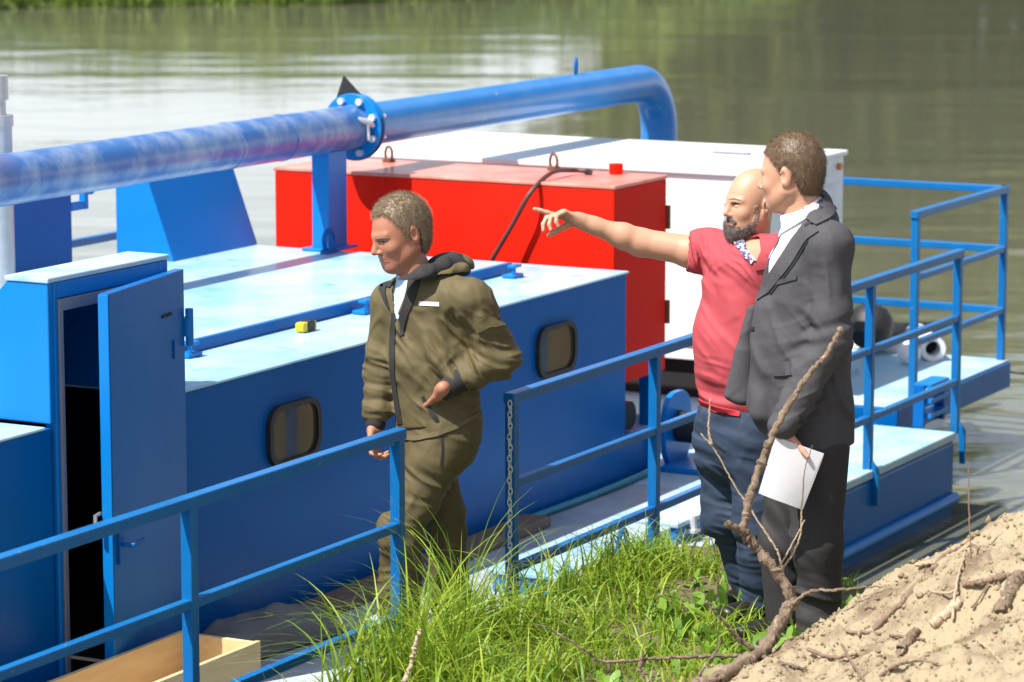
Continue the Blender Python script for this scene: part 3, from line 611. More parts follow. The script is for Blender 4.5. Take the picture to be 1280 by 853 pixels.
# ------------------------------------------------------------------ discharge pipe
aF = vw(443, 155, WPI)[0]; aE = vw(824, 140, WPI)[0]
PP = empty('discharge_pipe', tuple(world_v(aF, WPI, ZPI)), VR, label='long blue flanged discharge pipe running above the dredger and bending down', cat='pipe')
def lp(mb): return MB().add([(v[0] - aF, v[1] - WPI, v[2] - ZPI) for v in mb.v], mb.f)
pts = [(-5.5, WPI, ZPI)] + [(x, WPI, ZPI) for x in np.linspace(-5, aF - .02, 14)]
lp(MB().tube(pts, RPI, 36)).build('pipe_length', M['pipe'], PP, True)
RB = .30; el = [(aF + .02, WPI, ZPI), (aF + 1, WPI, ZPI), (aE - RB - .3, WPI, ZPI)] + [(aE - RB + RB * math.sin(t), WPI, ZPI - RB + RB * math.cos(t)) for t in np.linspace(0, math.pi / 2, 12)] + [(aE, WPI, ZPI - RB - .25), (aE, WPI, ZPI - RB - 1.3)]
lp(MB().tube(el, RPI * .985, 36)).build('elbow_length', M['pipe2'], PP, True)
RF = .170
for s, nm in ((-1, 'flange'), (1, 'flange')):
    x0 = aF + s * .006; x1 = aF + s * .028
    lp(MB().tube([(min(x0, x1), WPI, ZPI), (max(x0, x1), WPI, ZPI)], RF, 40)).build(nm, M['blue'], PP, True, .003)
gk = [(WPI + RF * 1.03 * math.cos(t), ZPI + RF * 1.03 * math.sin(t)) for t in np.linspace(-math.pi * 1.08, math.pi * .30, 30)] + [(WPI + .06, ZPI + .255)]
lp(MB().prism(gk, 'a', aF - .0055, aF + .0055)).build('gasket', M['black'], PP)
for k in range(8):
    t = math.pi / 8 + k * math.pi / 4; w_, z_ = WPI + .140 * math.cos(t), ZPI + .140 * math.sin(t)
    lp(MB().tube([(aF - .05, w_, z_), (aF + .085, w_, z_)], .010, 8).tube([(aF - .052, w_, z_), (aF - .029, w_, z_)], .019, 6).tube([(aF + .029, w_, z_), (aF + .05, w_, z_)], .019, 6)).build('bolt', M['bolt'], PP, True)
lp(MB().tube([(aF - .12, WPI - .09, ZPI + .05), (aF - .06, WPI - .125, ZPI + .03), (aF - .03, WPI - .13, ZPI + .01)], [.012, .02, .012], 8).tube([(aF - .07, WPI - .12, ZPI + .02), (aF - .07, WPI - .125, ZPI - .06)], .009, 8)).build('clamp_bolt', M['bolt'], PP, True)
for s in (.03, .05): lp(MB().tube([(aF - .16 - s * 12 + k * .0, WPI, ZPI) if False else (aF - s * 24 + .01 * k, WPI, ZPI) for k in range(2)], RPI + .0035, 36)).build('weld_bead', M['pipe'], PP, True)
q = vw(720, 92, WPI); lp(MB().tube([(q[0] + .03 * math.cos(t), WPI + .01 * math.cos(t), ZPI + RPI + .04 + .045 * math.sin(t)) for t in np.linspace(0, 2 * math.pi, 14, endpoint=False)], .009, 8, close=True)).build('lifting_eye', M['dkblue'], PP, True)

# ------------------------------------------------------------------ loose things aboard
def vthing(name, loc, **k): return empty(name, tuple(world_v(*loc)), VR, **k)
# open plywood crate
aCR = vz(300, 797, .63)[0]; CL, CWd, CH = 1.15, .345, .195; c0 = (aCR - CL, .375, DECK + .003)
cr = vthing('plywood_crate', c0, label='open pale plywood crate on the side deck beside the doorway', cat='crate')
t = .02
MB().box(0, CL, 0, t, 0, CH).build('side_board', M['ply'], cr, False, .002); MB().box(0, CL, CWd - t, CWd, 0, CH).build('side_board', M['ply'], cr, False, .002)
MB().box(0, t, t + .001, CWd - t - .001, 0, CH - .004).build('end_board', M['ply'], cr, False, .002); MB().box(CL - t, CL, t + .001, CWd - t - .001, 0, CH - .004).build('end_board', M['ply'], cr, False, .002)
MB().box(t + .001, CL - t - .001, t + .001, CWd - t - .001, .004, .016).build('bottom_board', M['ply'], cr, False)
# plank and grey board by the cabin foot
p0 = vz(395, 806, DECK + .04); p1 = vz(690, 648, DECK + .04); aP0, aP1 = p0[0], p1[0]
pk = vthing('wooden_plank', (aP0, .74, DECK + .004), label='long weathered wooden plank lying along the cabin foot', cat='plank')
MB().hexa([(0, 0, 0), (aP1 - aP0, .02, 0), (aP1 - aP0, .16, 0), (0, .14, 0), (0, 0, .045), (aP1 - aP0, .02, .045), (aP1 - aP0, .16, .045), (0, .14, .045)]).build('board', M['plank'], pk, False, .006)
g0 = vz(318, 812, DECK + .12); g1 = vz(442, 752, DECK + .12)
tp = vthing('tarpaulin_bundle', (g0[0], .60, DECK + .004), label='crumpled grey tarpaulin bundle lying at the cabin foot behind the crate', cat='tarpaulin')
na, nw = 36, 18; TA, TW = np.meshgrid(np.linspace(0, 1, na), np.linspace(0, 1, nw), indexing='ij')
tz = .13 * np.sin(np.pi * np.clip(TA, .0, 1)) ** .45 * np.sin(np.pi * np.clip(TW, 0, 1)) ** .5 + .025 * fbm(TA * 6, TW * 4, TA * 0, 4, 3) * np.sin(np.pi * TW)
tpv = np.stack([TA * (g1[0] - g0[0]), .29 * TW + .03 * np.sin(TA * 5), tz + .004], -1).reshape(-1, 3); ti = np.arange(na * nw).reshape(na, nw)
mesh_obj('cloth', tpv, np.stack([ti[:-1, :-1], ti[1:, :-1], ti[1:, 1:], ti[:-1, 1:]], -1).reshape(-1, 4), M['tarp'], tp, True)
# teal hose along the coaming
q0 = vz(560, 690, DECK + .02); q1 = vz(840, 588, DECK + .02)
th = vthing('teal_hose', (q0[0], .88, DECK), label='thin teal hose lying along the foot of the cabin wall', cat='hose')
pts = [(x, .012 * math.sin(x * 3.1) - (.0 if x < 2 else .0), .022) for x in np.linspace(0, q1[0] - q0[0], 30)]
MB().tube(pts, .016, 10).build('hose_line', M['teal'], th, True)
# yellow tool on the hatch edge
q = vz(375, 414, ROOF)
yt = vthing('tape_measure', (q[0], q[1] - .03, ROOF + .003), label='small yellow and black tool left on the cabin roof by the hatch', cat='tool')
MB().prism(rrect(0, .02, .055, .02, .012), 'w', -.02, .02).build('case', M['yellow'], yt, False, .004)
MB().prism(rrect(.01, .022, .03, .021, .01), 'w', -.0225, .0225).build('grip', M['black'], yt, False, .003)
# on the stern platform: white pipe fender, black bag, foam block
q = vz(1166, 455, SZ); fn = vthing('pipe_fender', (q[0], q[1], SZ + .013), label='white hollow pipe fender with dark opening lying on the stern platform', cat='fender')
ro, ri = .075, .045; mb = MB()
for rad, x in ((ro, 0), (ro, .5), (ri, .5), (ri, 0)): mb.v += [(x, rad * math.cos(t) , ro + rad * math.sin(t)) for t in np.linspace(0, 2 * math.pi, 20, endpoint=False)]
mb.f += [(r * 20 + k, r * 20 + (k + 1) % 20, (r + 1) % 4 * 20 + (k + 1) % 20, (r + 1) % 4 * 20 + k) for r in range(4) for k in range(20)]
fo = mb.build('shell', M['foam'], fn, True); fn.rotation_euler = (0, 0, VR + math.radians(32))
MB().tube([(.12, 0, ro), (.13, 0, ro)], ri - .001, 16).build('hole_shade', M['dark'], fn)  # dark disc standing for the shade inside the hollow fender
q = vz(1136, 458, SZ); fb = vthing('foam_buoy', (q[0], q[1], SZ + .013), label='rounded white foam buoy leaning beside the pipe fender', cat='buoy')
mb = MB(); pr_ = [(0, .0), (.05, .01), (.068, .04), (.065, .085), (.04, .11), (0, .117)]
for i, (r_, z_) in enumerate(pr_): mb.v += [(max(r_, .001) * math.cos(t), max(r_, .001) * math.sin(t), z_) for t in np.linspace(0, 2 * math.pi, 16, endpoint=False)]
mb.f += [(i * 16 + k, i * 16 + (k + 1) % 16, (i + 1) * 16 + (k + 1) % 16, (i + 1) * 16 + k) for i in range(len(pr_) - 1) for k in range(16)]
mb.build('float', M['foam'], fb, True)
q = vz(1098, 440, SZ); bg = vthing('black_bag', (q[0], q[1], SZ + .013), label='slumped black bag with long tail lying on the stern platform', cat='bag')
mb = MB().tube(spline([(-.28, 0, .10), (-.12, .0, .16), (.05, .02, .10), (.25, -.02, .07), (.55, -.08, .05), (.95, -.16, .04)], 6), list(np.interp(np.linspace(0, 1, 31), [0, .15, .35, .6, 1], [.06, .15, .10, .065, .035])), 14)
mb.build('sack', M['black'], bg, True)
q = vz(1105, 452, SZ); sk = vthing('foam_strip', (q[0], q[1], SZ + .013), label='uneven white foam strip lying along the stern platform edge', cat='foam')
na, nw = 40, 8; TA, TW = np.meshgrid(np.linspace(0, 1, na), np.linspace(0, 1, nw), indexing='ij')
tz = .07 * np.sin(np.pi * TW) ** .4 * np.minimum(1, 8 * np.minimum(TA, 1 - TA)) + .02 * fbm(TA * 9, TW * 3, TA * 0, 14, 2)
tpv = np.stack([.35 - .12 * TW + .1 * TA, -.15 + 1.0 * TA, np.maximum(tz, 0) + .002], -1).reshape(-1, 3); ti = np.arange(na * nw).reshape(na, nw)
mesh_obj('strip', tpv, np.stack([ti[:-1, :-1], ti[1:, :-1], ti[1:, 1:], ti[:-1, 1:]], -1).reshape(-1, 4), M['foam'], sk, True)
# mooring line from the platform corner
m0 = world_v(aS1 + .04, wS, SZ - .06); m1 = m0 + np.array([6, 6.0, -.1]); ml = empty('mooring_line', tuple(m0), 0, label='thin mooring line running from the stern platform corner over the water', cat='rope')
MB().tube([(0, 0, 0)] + [tuple((m1 - m0) * t + np.array([0, 0, -.5 * math.sin(math.pi * t)])) for t in np.linspace(.1, 1, 10)], .008, 6).build('rope', M['dtwig'], ml, True)

# ------------------------------------------------------------------ people: signed distance bodies and clothes, one surface each
class Field:
    def __init__(s, lo, hi, h):
        s.h = h; s.ax = [np.arange(lo[i], hi[i] + h, h).astype(np.float32) for i in range(3)]
        s.F = np.full([len(a) for a in s.ax], 9.0, np.float32)
    def win(s, lo, hi):
        sl = []
        for i in range(3):
            a = s.ax[i]; i0 = int(np.searchsorted(a, lo[i])); i1 = int(np.searchsorted(a, hi[i])); sl.append(slice(max(i0 - 1, 0), min(i1 + 1, len(a))))
        return tuple(sl)
    def pts(s, sl): return s.ax[0][sl[0]][:, None, None], s.ax[1][sl[1]][None, :, None], s.ax[2][sl[2]][None, None, :]
    def _op(s, sl, d, k, sub):
        a = s.F[sl]
        if sub: d = -d; r = np.maximum(a, d) + (np.maximum(k - np.abs(a - d), 0) ** 2 / (4 * k) if k > 0 else 0)
        else: r = np.minimum(a, d) - (np.maximum(k - np.abs(a - d), 0) ** 2 / (4 * k) if k > 0 else 0)
        s.F[sl] = r
    def cap(s, a, b, r1, r2, k=.02, sub=False):
        a, b = np.array(a, float), np.array(b, float); m = max(r1, r2) + k + 3 * s.h
        sl = s.win(np.minimum(a, b) - m, np.maximum(a, b) + m); X, Y, Z = s.pts(sl); d = b - a; L2 = max(d @ d, 1e-9)
        qx, qy, qz = X - a[0], Y - a[1], Z - a[2]; t = np.clip((qx * d[0] + qy * d[1] + qz * d[2]) / L2, 0, 1)
        dist = np.sqrt((qx - t * d[0]) ** 2 + (qy - t * d[1]) ** 2 + (qz - t * d[2]) ** 2) - (r1 + (r2 - r1) * t); s._op(sl, dist, k, sub)
    def ell(s, c, axes, rad, k=.02, sub=False):
        c = np.array(c, float); m = max(rad) + k + 3 * s.h; sl = s.win(c - m, c + m); X, Y, Z = s.pts(sl); q = (X - c[0], Y - c[1], Z - c[2]); k0 = 0; k1 = 0
        for ax, r in zip(axes, rad):
            e = q[0] * ax[0] + q[1] * ax[1] + q[2] * ax[2]; k0 = k0 + (e / r) ** 2; k1 = k1 + (e / r ** 2) ** 2
        k0 = np.sqrt(k0); s._op(sl, k0 * (k0 - 1) / np.maximum(np.sqrt(k1), 1e-6), k, sub)
    def ecap(s, a, b, u, r1, r2, k=.03, sub=False):
        a, b, u = np.array(a, float), np.array(b, float), np.array(u, float); n = b - a; L_ = np.linalg.norm(n); n = n / L_; u = u - n * (u @ n); u /= np.linalg.norm(u); v = np.cross(n, u)
        m = max(*r1, *r2) + k + 3 * s.h; sl = s.win(np.minimum(a, b) - m, np.maximum(a, b) + m); X, Y, Z = s.pts(sl); q = (X - a[0], Y - a[1], Z - a[2])
        dn, du, dv = [q[0] * w[0] + q[1] * w[1] + q[2] * w[2] for w in (n, u, v)]; t = np.clip(dn / L_, 0, 1); e = dn - t * L_
        ru = r1[0] + (r2[0] - r1[0]) * t; rv = r1[1] + (r2[1] - r1[1]) * t; re = np.minimum(ru, rv)
        k0 = np.sqrt((du / ru) ** 2 + (dv / rv) ** 2 + (e / re) ** 2); g = np.sqrt((du / ru ** 2) ** 2 + (dv / rv ** 2) ** 2 + (e / re ** 2) ** 2)
        s._op(sl, k0 * (k0 - 1) / np.maximum(g, 1e-6), k, sub)
    def plane(s, p, n, k=.004):                       # keep the side n points away from
        X, Y, Z = s.pts((slice(None),) * 3); d = (X - p[0]) * n[0] + (Y - p[1]) * n[1] + (Z - p[2]) * n[2]
        s.F = np.maximum(s.F, d)
    def band(s, w=.04): return np.nonzero(np.abs(s.F) < w)
    def pos(s, I): return s.ax[0][I[0]], s.ax[1][I[1]], s.ax[2][I[2]]
    def displace(s, fn, w=.04):
        I = s.band(w); x, y, z = s.pos(I); s.F[I] -= fn(x, y, z).astype(np.float32)
    def poly(s, base, pts, ylo, yhi, cut=True, k=.0, w=.06):  # cut (or keep only) what lies inside an outline seen from the bank
        I = np.nonzero(s.F < w); x, y, z = s.pos(I); x = x + base[0]; y = y + base[1]; z = z + base[2] - CAMZ
        dep = y * CP - z * SP; u = 640 + FPX * x / dep; v = 426.5 - FPX * (y * SP + z * CP) / dep
        d = np.full(u.shape, 1e9); ins = np.zeros(u.shape, bool); n = len(pts)
        for i in range(n):
            x0, y0 = pts[i]; x1, y1 = pts[(i + 1) % n]; ex, ey = x1 - x0, y1 - y0; t = np.clip(((u - x0) * ex + (v - y0) * ey) / max(ex * ex + ey * ey, 1e-9), 0, 1)
            d = np.minimum(d, (u - x0 - t * ex) ** 2 + (v - y0 - t * ey) ** 2)
            c = ((y0 > v) != (y1 > v)); ins ^= c & (u < (x1 - x0) * (v - y0) / ((y1 - y0) if y1 != y0 else 1e-9) + x0)
        d = np.sqrt(d) * np.where(ins, -1, 1) * dep / FPX
        d = np.maximum(d, np.maximum(ylo + base[1] - y, y - yhi - base[1]))
        s.F[I] = np.maximum(s.F[I], -d if cut else d)
    def mesh(s):
        F = s.F; ins = F < 0; sub = [ins[i:ins.shape[0] - 1 + i, j:ins.shape[1] - 1 + j, k:ins.shape[2] - 1 + k] for i in (0, 1) for j in (0, 1) for k in (0, 1)]
        sm = sum(q.astype(np.uint8) for q in sub); act = (sm > 0) & (sm < 8); I = np.nonzero(act); n = len(I[0]); idx = np.full(act.shape, -1, np.int32); idx[I] = np.arange(n)
        C = [F[I[0] + i, I[1] + j, I[2] + k] for i in (0, 1) for j in (0, 1) for k in (0, 1)]; off = [(i, j, k) for i in (0, 1) for j in (0, 1) for k in (0, 1)]
        acc = np.zeros((n, 3)); cnt = np.zeros(n)
        for a in range(8):
            for b in range(a + 1, 8):
                df = [off[b][q] - off[a][q] for q in range(3)]
                if sum(map(abs, df)) != 1: continue
                m = (C[a] < 0) != (C[b] < 0); t = np.where(m, C[a] / np.where(m, C[a] - C[b], 1), 0)
                for q in range(3): acc[:, q] += np.where(m, off[a][q] + t * df[q], 0)
                cnt += m
        acc /= cnt[:, None]; V = np.stack([s.ax[q][0] + (I[q] + acc[:, q]) * s.h for q in range(3)], -1)
        faces = []
        for ax in range(3):
            A = ins if ax == 0 else np.moveaxis(ins, ax, 0); ID = np.moveaxis(idx, ax, 0)
            if ax == 1: pass
            ch = A[:-1] != A[1:]; ch = ch[:, 1:-1, 1:-1]; J = np.nonzero(ch); i, j, k = J[0], J[1] + 1, J[2] + 1
            q = np.stack([ID[i, j - 1, k - 1], ID[i, j, k - 1], ID[i, j, k], ID[i, j - 1, k]], -1); up = A[i, j, k]
            if ax == 1: up = ~up
            q[~up] = q[~up][:, ::-1]; faces.append(q)
        Fc = np.concatenate(faces); Fc = Fc[(Fc >= 0).all(1)]
        return V, Fc
def smooth_mesh(V, Fc, it=2, lam=.5):
    n = len(V); e = np.concatenate([Fc[:, [0, 1]], Fc[:, [1, 2]], Fc[:, [2, 3]], Fc[:, [3, 0]]])
    for _ in range(it):
        acc = np.zeros_like(V); c = np.zeros(n)
        for a, b in ((0, 1), (1, 0)):
            for q in range(3): acc[:, q] += np.bincount(e[:, a], V[e[:, b], q], n)
            c += np.bincount(e[:, a], minlength=n)
        V = V + lam * (acc / np.maximum(c, 1)[:, None] - V)
    return V
nrm = lambda v: np.array(v, float) / np.linalg.norm(v)

class Person:
    def __init__(s, base_px, Y0, groundz, label):
        s.Y0 = Y0; x = P(base_px, 800, Y0)[0]; s.base = np.array([x, Y0, groundz]); s.root = empty('person', tuple(s.base), 0, label=label, cat='person'); s.bvh = {}
    def J(s, px, py, dy=0.0): return P(px, py, s.Y0 + dy) - s.base
    def put(s, name, fld, m, it=1, keep=True):
        V, Fc = fld.mesh(); V = smooth_mesh(V, Fc, it, .35); o = mesh_obj(name, V, Fc, m, s.root, True)
        if keep: s.bvh[name] = BVHTree.FromPolygons(V.tolist(), Fc.tolist())
        return o
    def hit(s, px, py, names):
        o = np.array([0, 0, CAMZ]) - s.base; d = nrm(ray(px, py)); best = None
        for n in names:
            h = s.bvh[n].ray_cast(Vector(o), Vector(d))
            if h[0] is not None and (best is None or h[3] < best[2]): best = (np.array(h[0]), np.array(h[1]), h[3])
        if best is None:
            p = P(px, py, s.Y0) - s.base
            for n in names:
                h = s.bvh[n].find_nearest(Vector(p))
                if best is None or h[3] < best[2]: best = (np.array(h[0]), np.array(h[1]), h[3])
        nn = best[1]
        if nn @ d > 0: nn = -nn
        return best[0], nn
    def patch(s, name, A, B, on, m, n=14, k=5, off=.003, th=.004, parent=None, puff=0.0):
        A = np.array(A, float); B = np.array(B, float)
        def res(Q):
            L_ = np.concatenate([[0], np.cumsum(np.linalg.norm(np.diff(Q, axis=0), axis=1))]); t = np.linspace(0, L_[-1], n); return np.stack([np.interp(t, L_, Q[:, 0]), np.interp(t, L_, Q[:, 1])], -1)
        A, B = res(A), res(B); fr = []; bk = []
        for i in range(n):
            for j in range(k):
                q = A[i] + (B[i] - A[i]) * j / (k - 1); p, nn = s.hit(q[0], q[1], on); e = puff * math.sin(math.pi * j / (k - 1)) * math.sin(math.pi * min(1, max(0, i / (n - 1)))) ** .5
                fr.append(p + nn * (off + th + e)); bk.append(p - nn * .004)
        N_ = n * k; v = fr + bk; f = []
        for i in range(n - 1):
            for j in range(k - 1):
                a = i * k + j; f.append((a, a + 1, a + k + 1, a + k)); f.append((N_ + a + k, N_ + a + k + 1, N_ + a + 1, N_ + a))
        rim = [j for j in range(k)] + [i * k + k - 1 for i in range(1, n)] + [(n - 1) * k + j for j in range(k - 2, -1, -1)] + [i * k for i in range(n - 2, 0, -1)]
        for a, b in zip(rim, rim[1:] + rim[:1]): f.append((a, b, N_ + b, N_ + a))
        return MB().add(v, f).build(name, m, parent or s.root, True)

def head(F, c, f, u, sc, ears=True, brow=1.0, jaw=1.0, mouth_open=0.0):
    f = nrm(f); l = nrm(np.cross(u, f)); u = np.cross(f, l); ax = (l, f, u)
    g = lambda x, y, z: c + (l * x + f * y + u * z) * sc
    F.ell(g(0, -.012, .030), ax, (.076 * sc, .096 * sc, .092 * sc), .02)
    F.ell(g(0, .030, -.020), ax, (.066 * sc, .066 * sc, .086 * sc), .03)
    F.ell(g(0, .040, -.066), ax, (.050 * jaw * sc, .048 * sc, .045 * sc), .03)
    F.ell(g(0, .070, -.097), ax, (.026 * sc, .020 * sc, .020 * sc), .025)
    for sd_ in (-1, 1):
        F.cap(g(sd_ * .055, -.005, -.050), g(sd_ * .022, .065, -.092), .020 * sc * jaw, .016 * sc, .03)
        F.ell(g(sd_ * .040, .064, -.028), ax, (.020 * sc, .018 * sc, .018 * sc), .025)
        F.cap(g(sd_ * .010, .088, .016), g(sd_ * .044, .072, .018), .0095 * sc * brow, .008 * sc, .014)
        F.ell(g(sd_ * .031, .096, -.003), ax, (.017 * sc, .012 * sc, .009 * sc), .010, True)
        F.ell(g(sd_ * .031, .0775, -.003), ax, (.0125 * sc, .0125 * sc, .0095 * sc), .003)
    F.cap(g(0, .088, .008), g(0, .110, -.030), .0085 * sc, .0115 * sc, .012)
    for sd_ in (-1, 1): F.ell(g(sd_ * .012, .098, -.036), ax, (.008 * sc, .010 * sc, .007 * sc), .008)
    F.cap(g(-.016, .087, -.056 ), g(.016, .087, -.056), .0065 * sc, .0065 * sc, .008)
    F.cap(g(-.014, .086, -.070 - mouth_open), g(.014, .086, -.070 - mouth_open), .0075 * sc, .0075 * sc, .008)
    F.cap(g(-.022, .097, -.063 - mouth_open / 2), g(.022, .097, -.063 - mouth_open / 2), .0030 * sc, .0030 * sc, .004, True)
    if ears:
        for sd_ in (-1, 1):
            e = nrm(l * sd_ * .95 - f * .35); t = nrm(np.cross(u, e)); axe = (e, t, u)
            F.ell(g(sd_ * .079, -.012, -.006), axe, (.008 * sc, .0185 * sc, .031 * sc), .008)
            F.ell(g(sd_ * .074, -.008, -.030), axe, (.008 * sc, .011 * sc, .012 * sc), .008)
            F.ell(g(sd_ * .088, -.006, -.004), axe, (.008 * sc, .010 * sc, .017 * sc), .006, True)
    return g
def cranium(F, c, f, u, sc, grow, k=.02):
    f = nrm(f); l = nrm(np.cross(u, f)); u = np.cross(f, l); ax = (l, f, u); g = lambda x, y, z: c + (l * x + f * y + u * z) * sc
    F.ell(g(0, -.012, .030), ax, (.076 * sc + grow, .096 * sc + grow, .092 * sc + grow), k)
    F.ell(g(0, -.020, -.030), ax, (.066 * sc + grow, .070 * sc + grow, .07 * sc + grow), .03)
    F.ell(g(0, .030, -.020), ax, (.066 * sc + grow, .066 * sc + grow, .086 * sc + grow), .03)
    return g
def hand(F, w, d, n, t, sc, curls, spread=0.0, thumb=(.55, .75, .25), tcurl=.2, palm=True):
    d = nrm(d); n = nrm(np.array(n, float) - d * (np.array(n, float) @ d)); t = nrm(np.array(t, float) - d * (np.array(t, float) @ d) - n * (np.array(t, float) @ n))
    F.ecap(w + d * .012 * sc, w + d * .078 * sc, t, (.027 * sc, .017 * sc), (.037 * sc, .013 * sc), .012)
    F.cap(w - d * .03 * sc, w + d * .02 * sc, .026 * sc, .024 * sc, .02)
    for i, (off, ln, r) in enumerate(((.029, .92, .0088), (.010, 1.03, .0090), (-.010, .97, .0086), (-.028, .78, .0078))):
        p = w + d * (.083 - .004 * abs(i - 1)) * sc + t * off * sc; a = 0; dirf = nrm(d + t * spread * (1.5 - i) * .3)
        for q, sl_ in enumerate((.044, .027, .021)):
            a += curls[i] * (1.0, 1.15, .8)[q]; v = dirf * math.cos(a) + n * math.sin(a); p2 = p + v * sl_ * ln * sc
            F.cap(p, p2, r * sc * (1.08, .98, .90)[q], r * sc * (.98, .90, .78)[q], .005 if q else .009); p = p2
    p = w + d * .022 * sc + t * .026 * sc; v = nrm(d * thumb[0] + t * thumb[1] + n * thumb[2])
    for q, sl_ in enumerate((.044, .031, .025)):
        p2 = p + v * sl_ * sc; F.cap(p, p2, (.0155, .0108, .0098)[q] * sc, (.0110, .0100, .0078)[q] * sc, .012 if q == 0 else .005); p = p2; v = nrm(v + (n * .6 + d * .5) * tcurl)
def folds(lst, gl=None):
    # each fold: centre, reach, wave direction, wavelength, height
    def fn(x, y, z):
        r = 0
        for c, R_, d, lam, amp in lst:
            d = nrm(d); dx, dy, dz = x - c[0], y - c[1], z - c[2]; wgt = np.exp(-(dx * dx + dy * dy + dz * dz) / (R_ * R_))
            e1 = nrm(np.cross(d, (0, -1, .15))); e2 = np.cross(d, e1); sd_ = int(lam * 1000 + c[0] * 77 + c[2] * 131) % 997
            s1 = (dx * d[0] + dy * d[1] + dz * d[2]) / lam; s2 = (dx * e1[0] + dy * e1[1] + dz * e1[2]) / lam; s3 = (dx * e2[0] + dy * e2[1] + dz * e2[2]) / lam
            wv = .5 * vnoise(s1 * .5, s2 * .5, s3 * .5, sd_ + 1)
            q = vnoise(s1 * 1.1 + wv, s2 * .22 + wv * .4, s3 * .3, sd_); q2 = vnoise(s1 * 1.9 + wv, s2 * .30, s3 * .4, sd_ + 5); s_ = .95 * np.tanh(2.4 * q) + .5 * (1 - 3.0 * np.abs(q2))
            r = r + amp * 1.1 * wgt * s_
        if gl:
            for sc, amp, st_, sd_ in gl:
                q = vnoise(x * sc * st_[0], y * sc * st_[1], z * sc * st_[2], sd_); r = r + amp * ((1 - np.abs(q) * 2.2) if amp > 0 else q)
        return r
    return fn
def fuzz(pers, src, m, n, ln, wd_, lean, seed, name='hair_strands', parent=None):
    me = src.data; r = np.random.default_rng(seed); nv = len(me.vertices); co = np.empty(nv * 3, np.float32); me.vertices.foreach_get('co', co); co = co.reshape(-1, 3)
    no = np.empty(nv * 3, np.float32); me.vertex_normals.foreach_get('vector', no); no = no.reshape(-1, 3)
    i = r.integers(0, nv, n); p = co[i] + r.normal(size=(n, 3)) * .0025; ln_ = np.array(lean) - no[i] * (no[i] @ np.array(lean))[:, None]; d = no[i] * .42 + ln_ + r.normal(size=(n, 3)) * .28; d /= np.linalg.norm(d, axis=1)[:, None]
    s_ = np.cross(d, r.normal(size=(n, 3))); s_ /= np.linalg.norm(s_, axis=1)[:, None]; L_ = ln * (.6 + .7 * r.random((n, 1)))
    V = np.stack([p - s_ * wd_ - no[i] * .003, p + s_ * wd_ - no[i] * .003, p + d * L_], 1).reshape(-1, 3)
    return mesh_obj(name, V, np.arange(3 * n).reshape(-1, 3), m, parent or src)
UP = np.array([0, 0, 1.0])

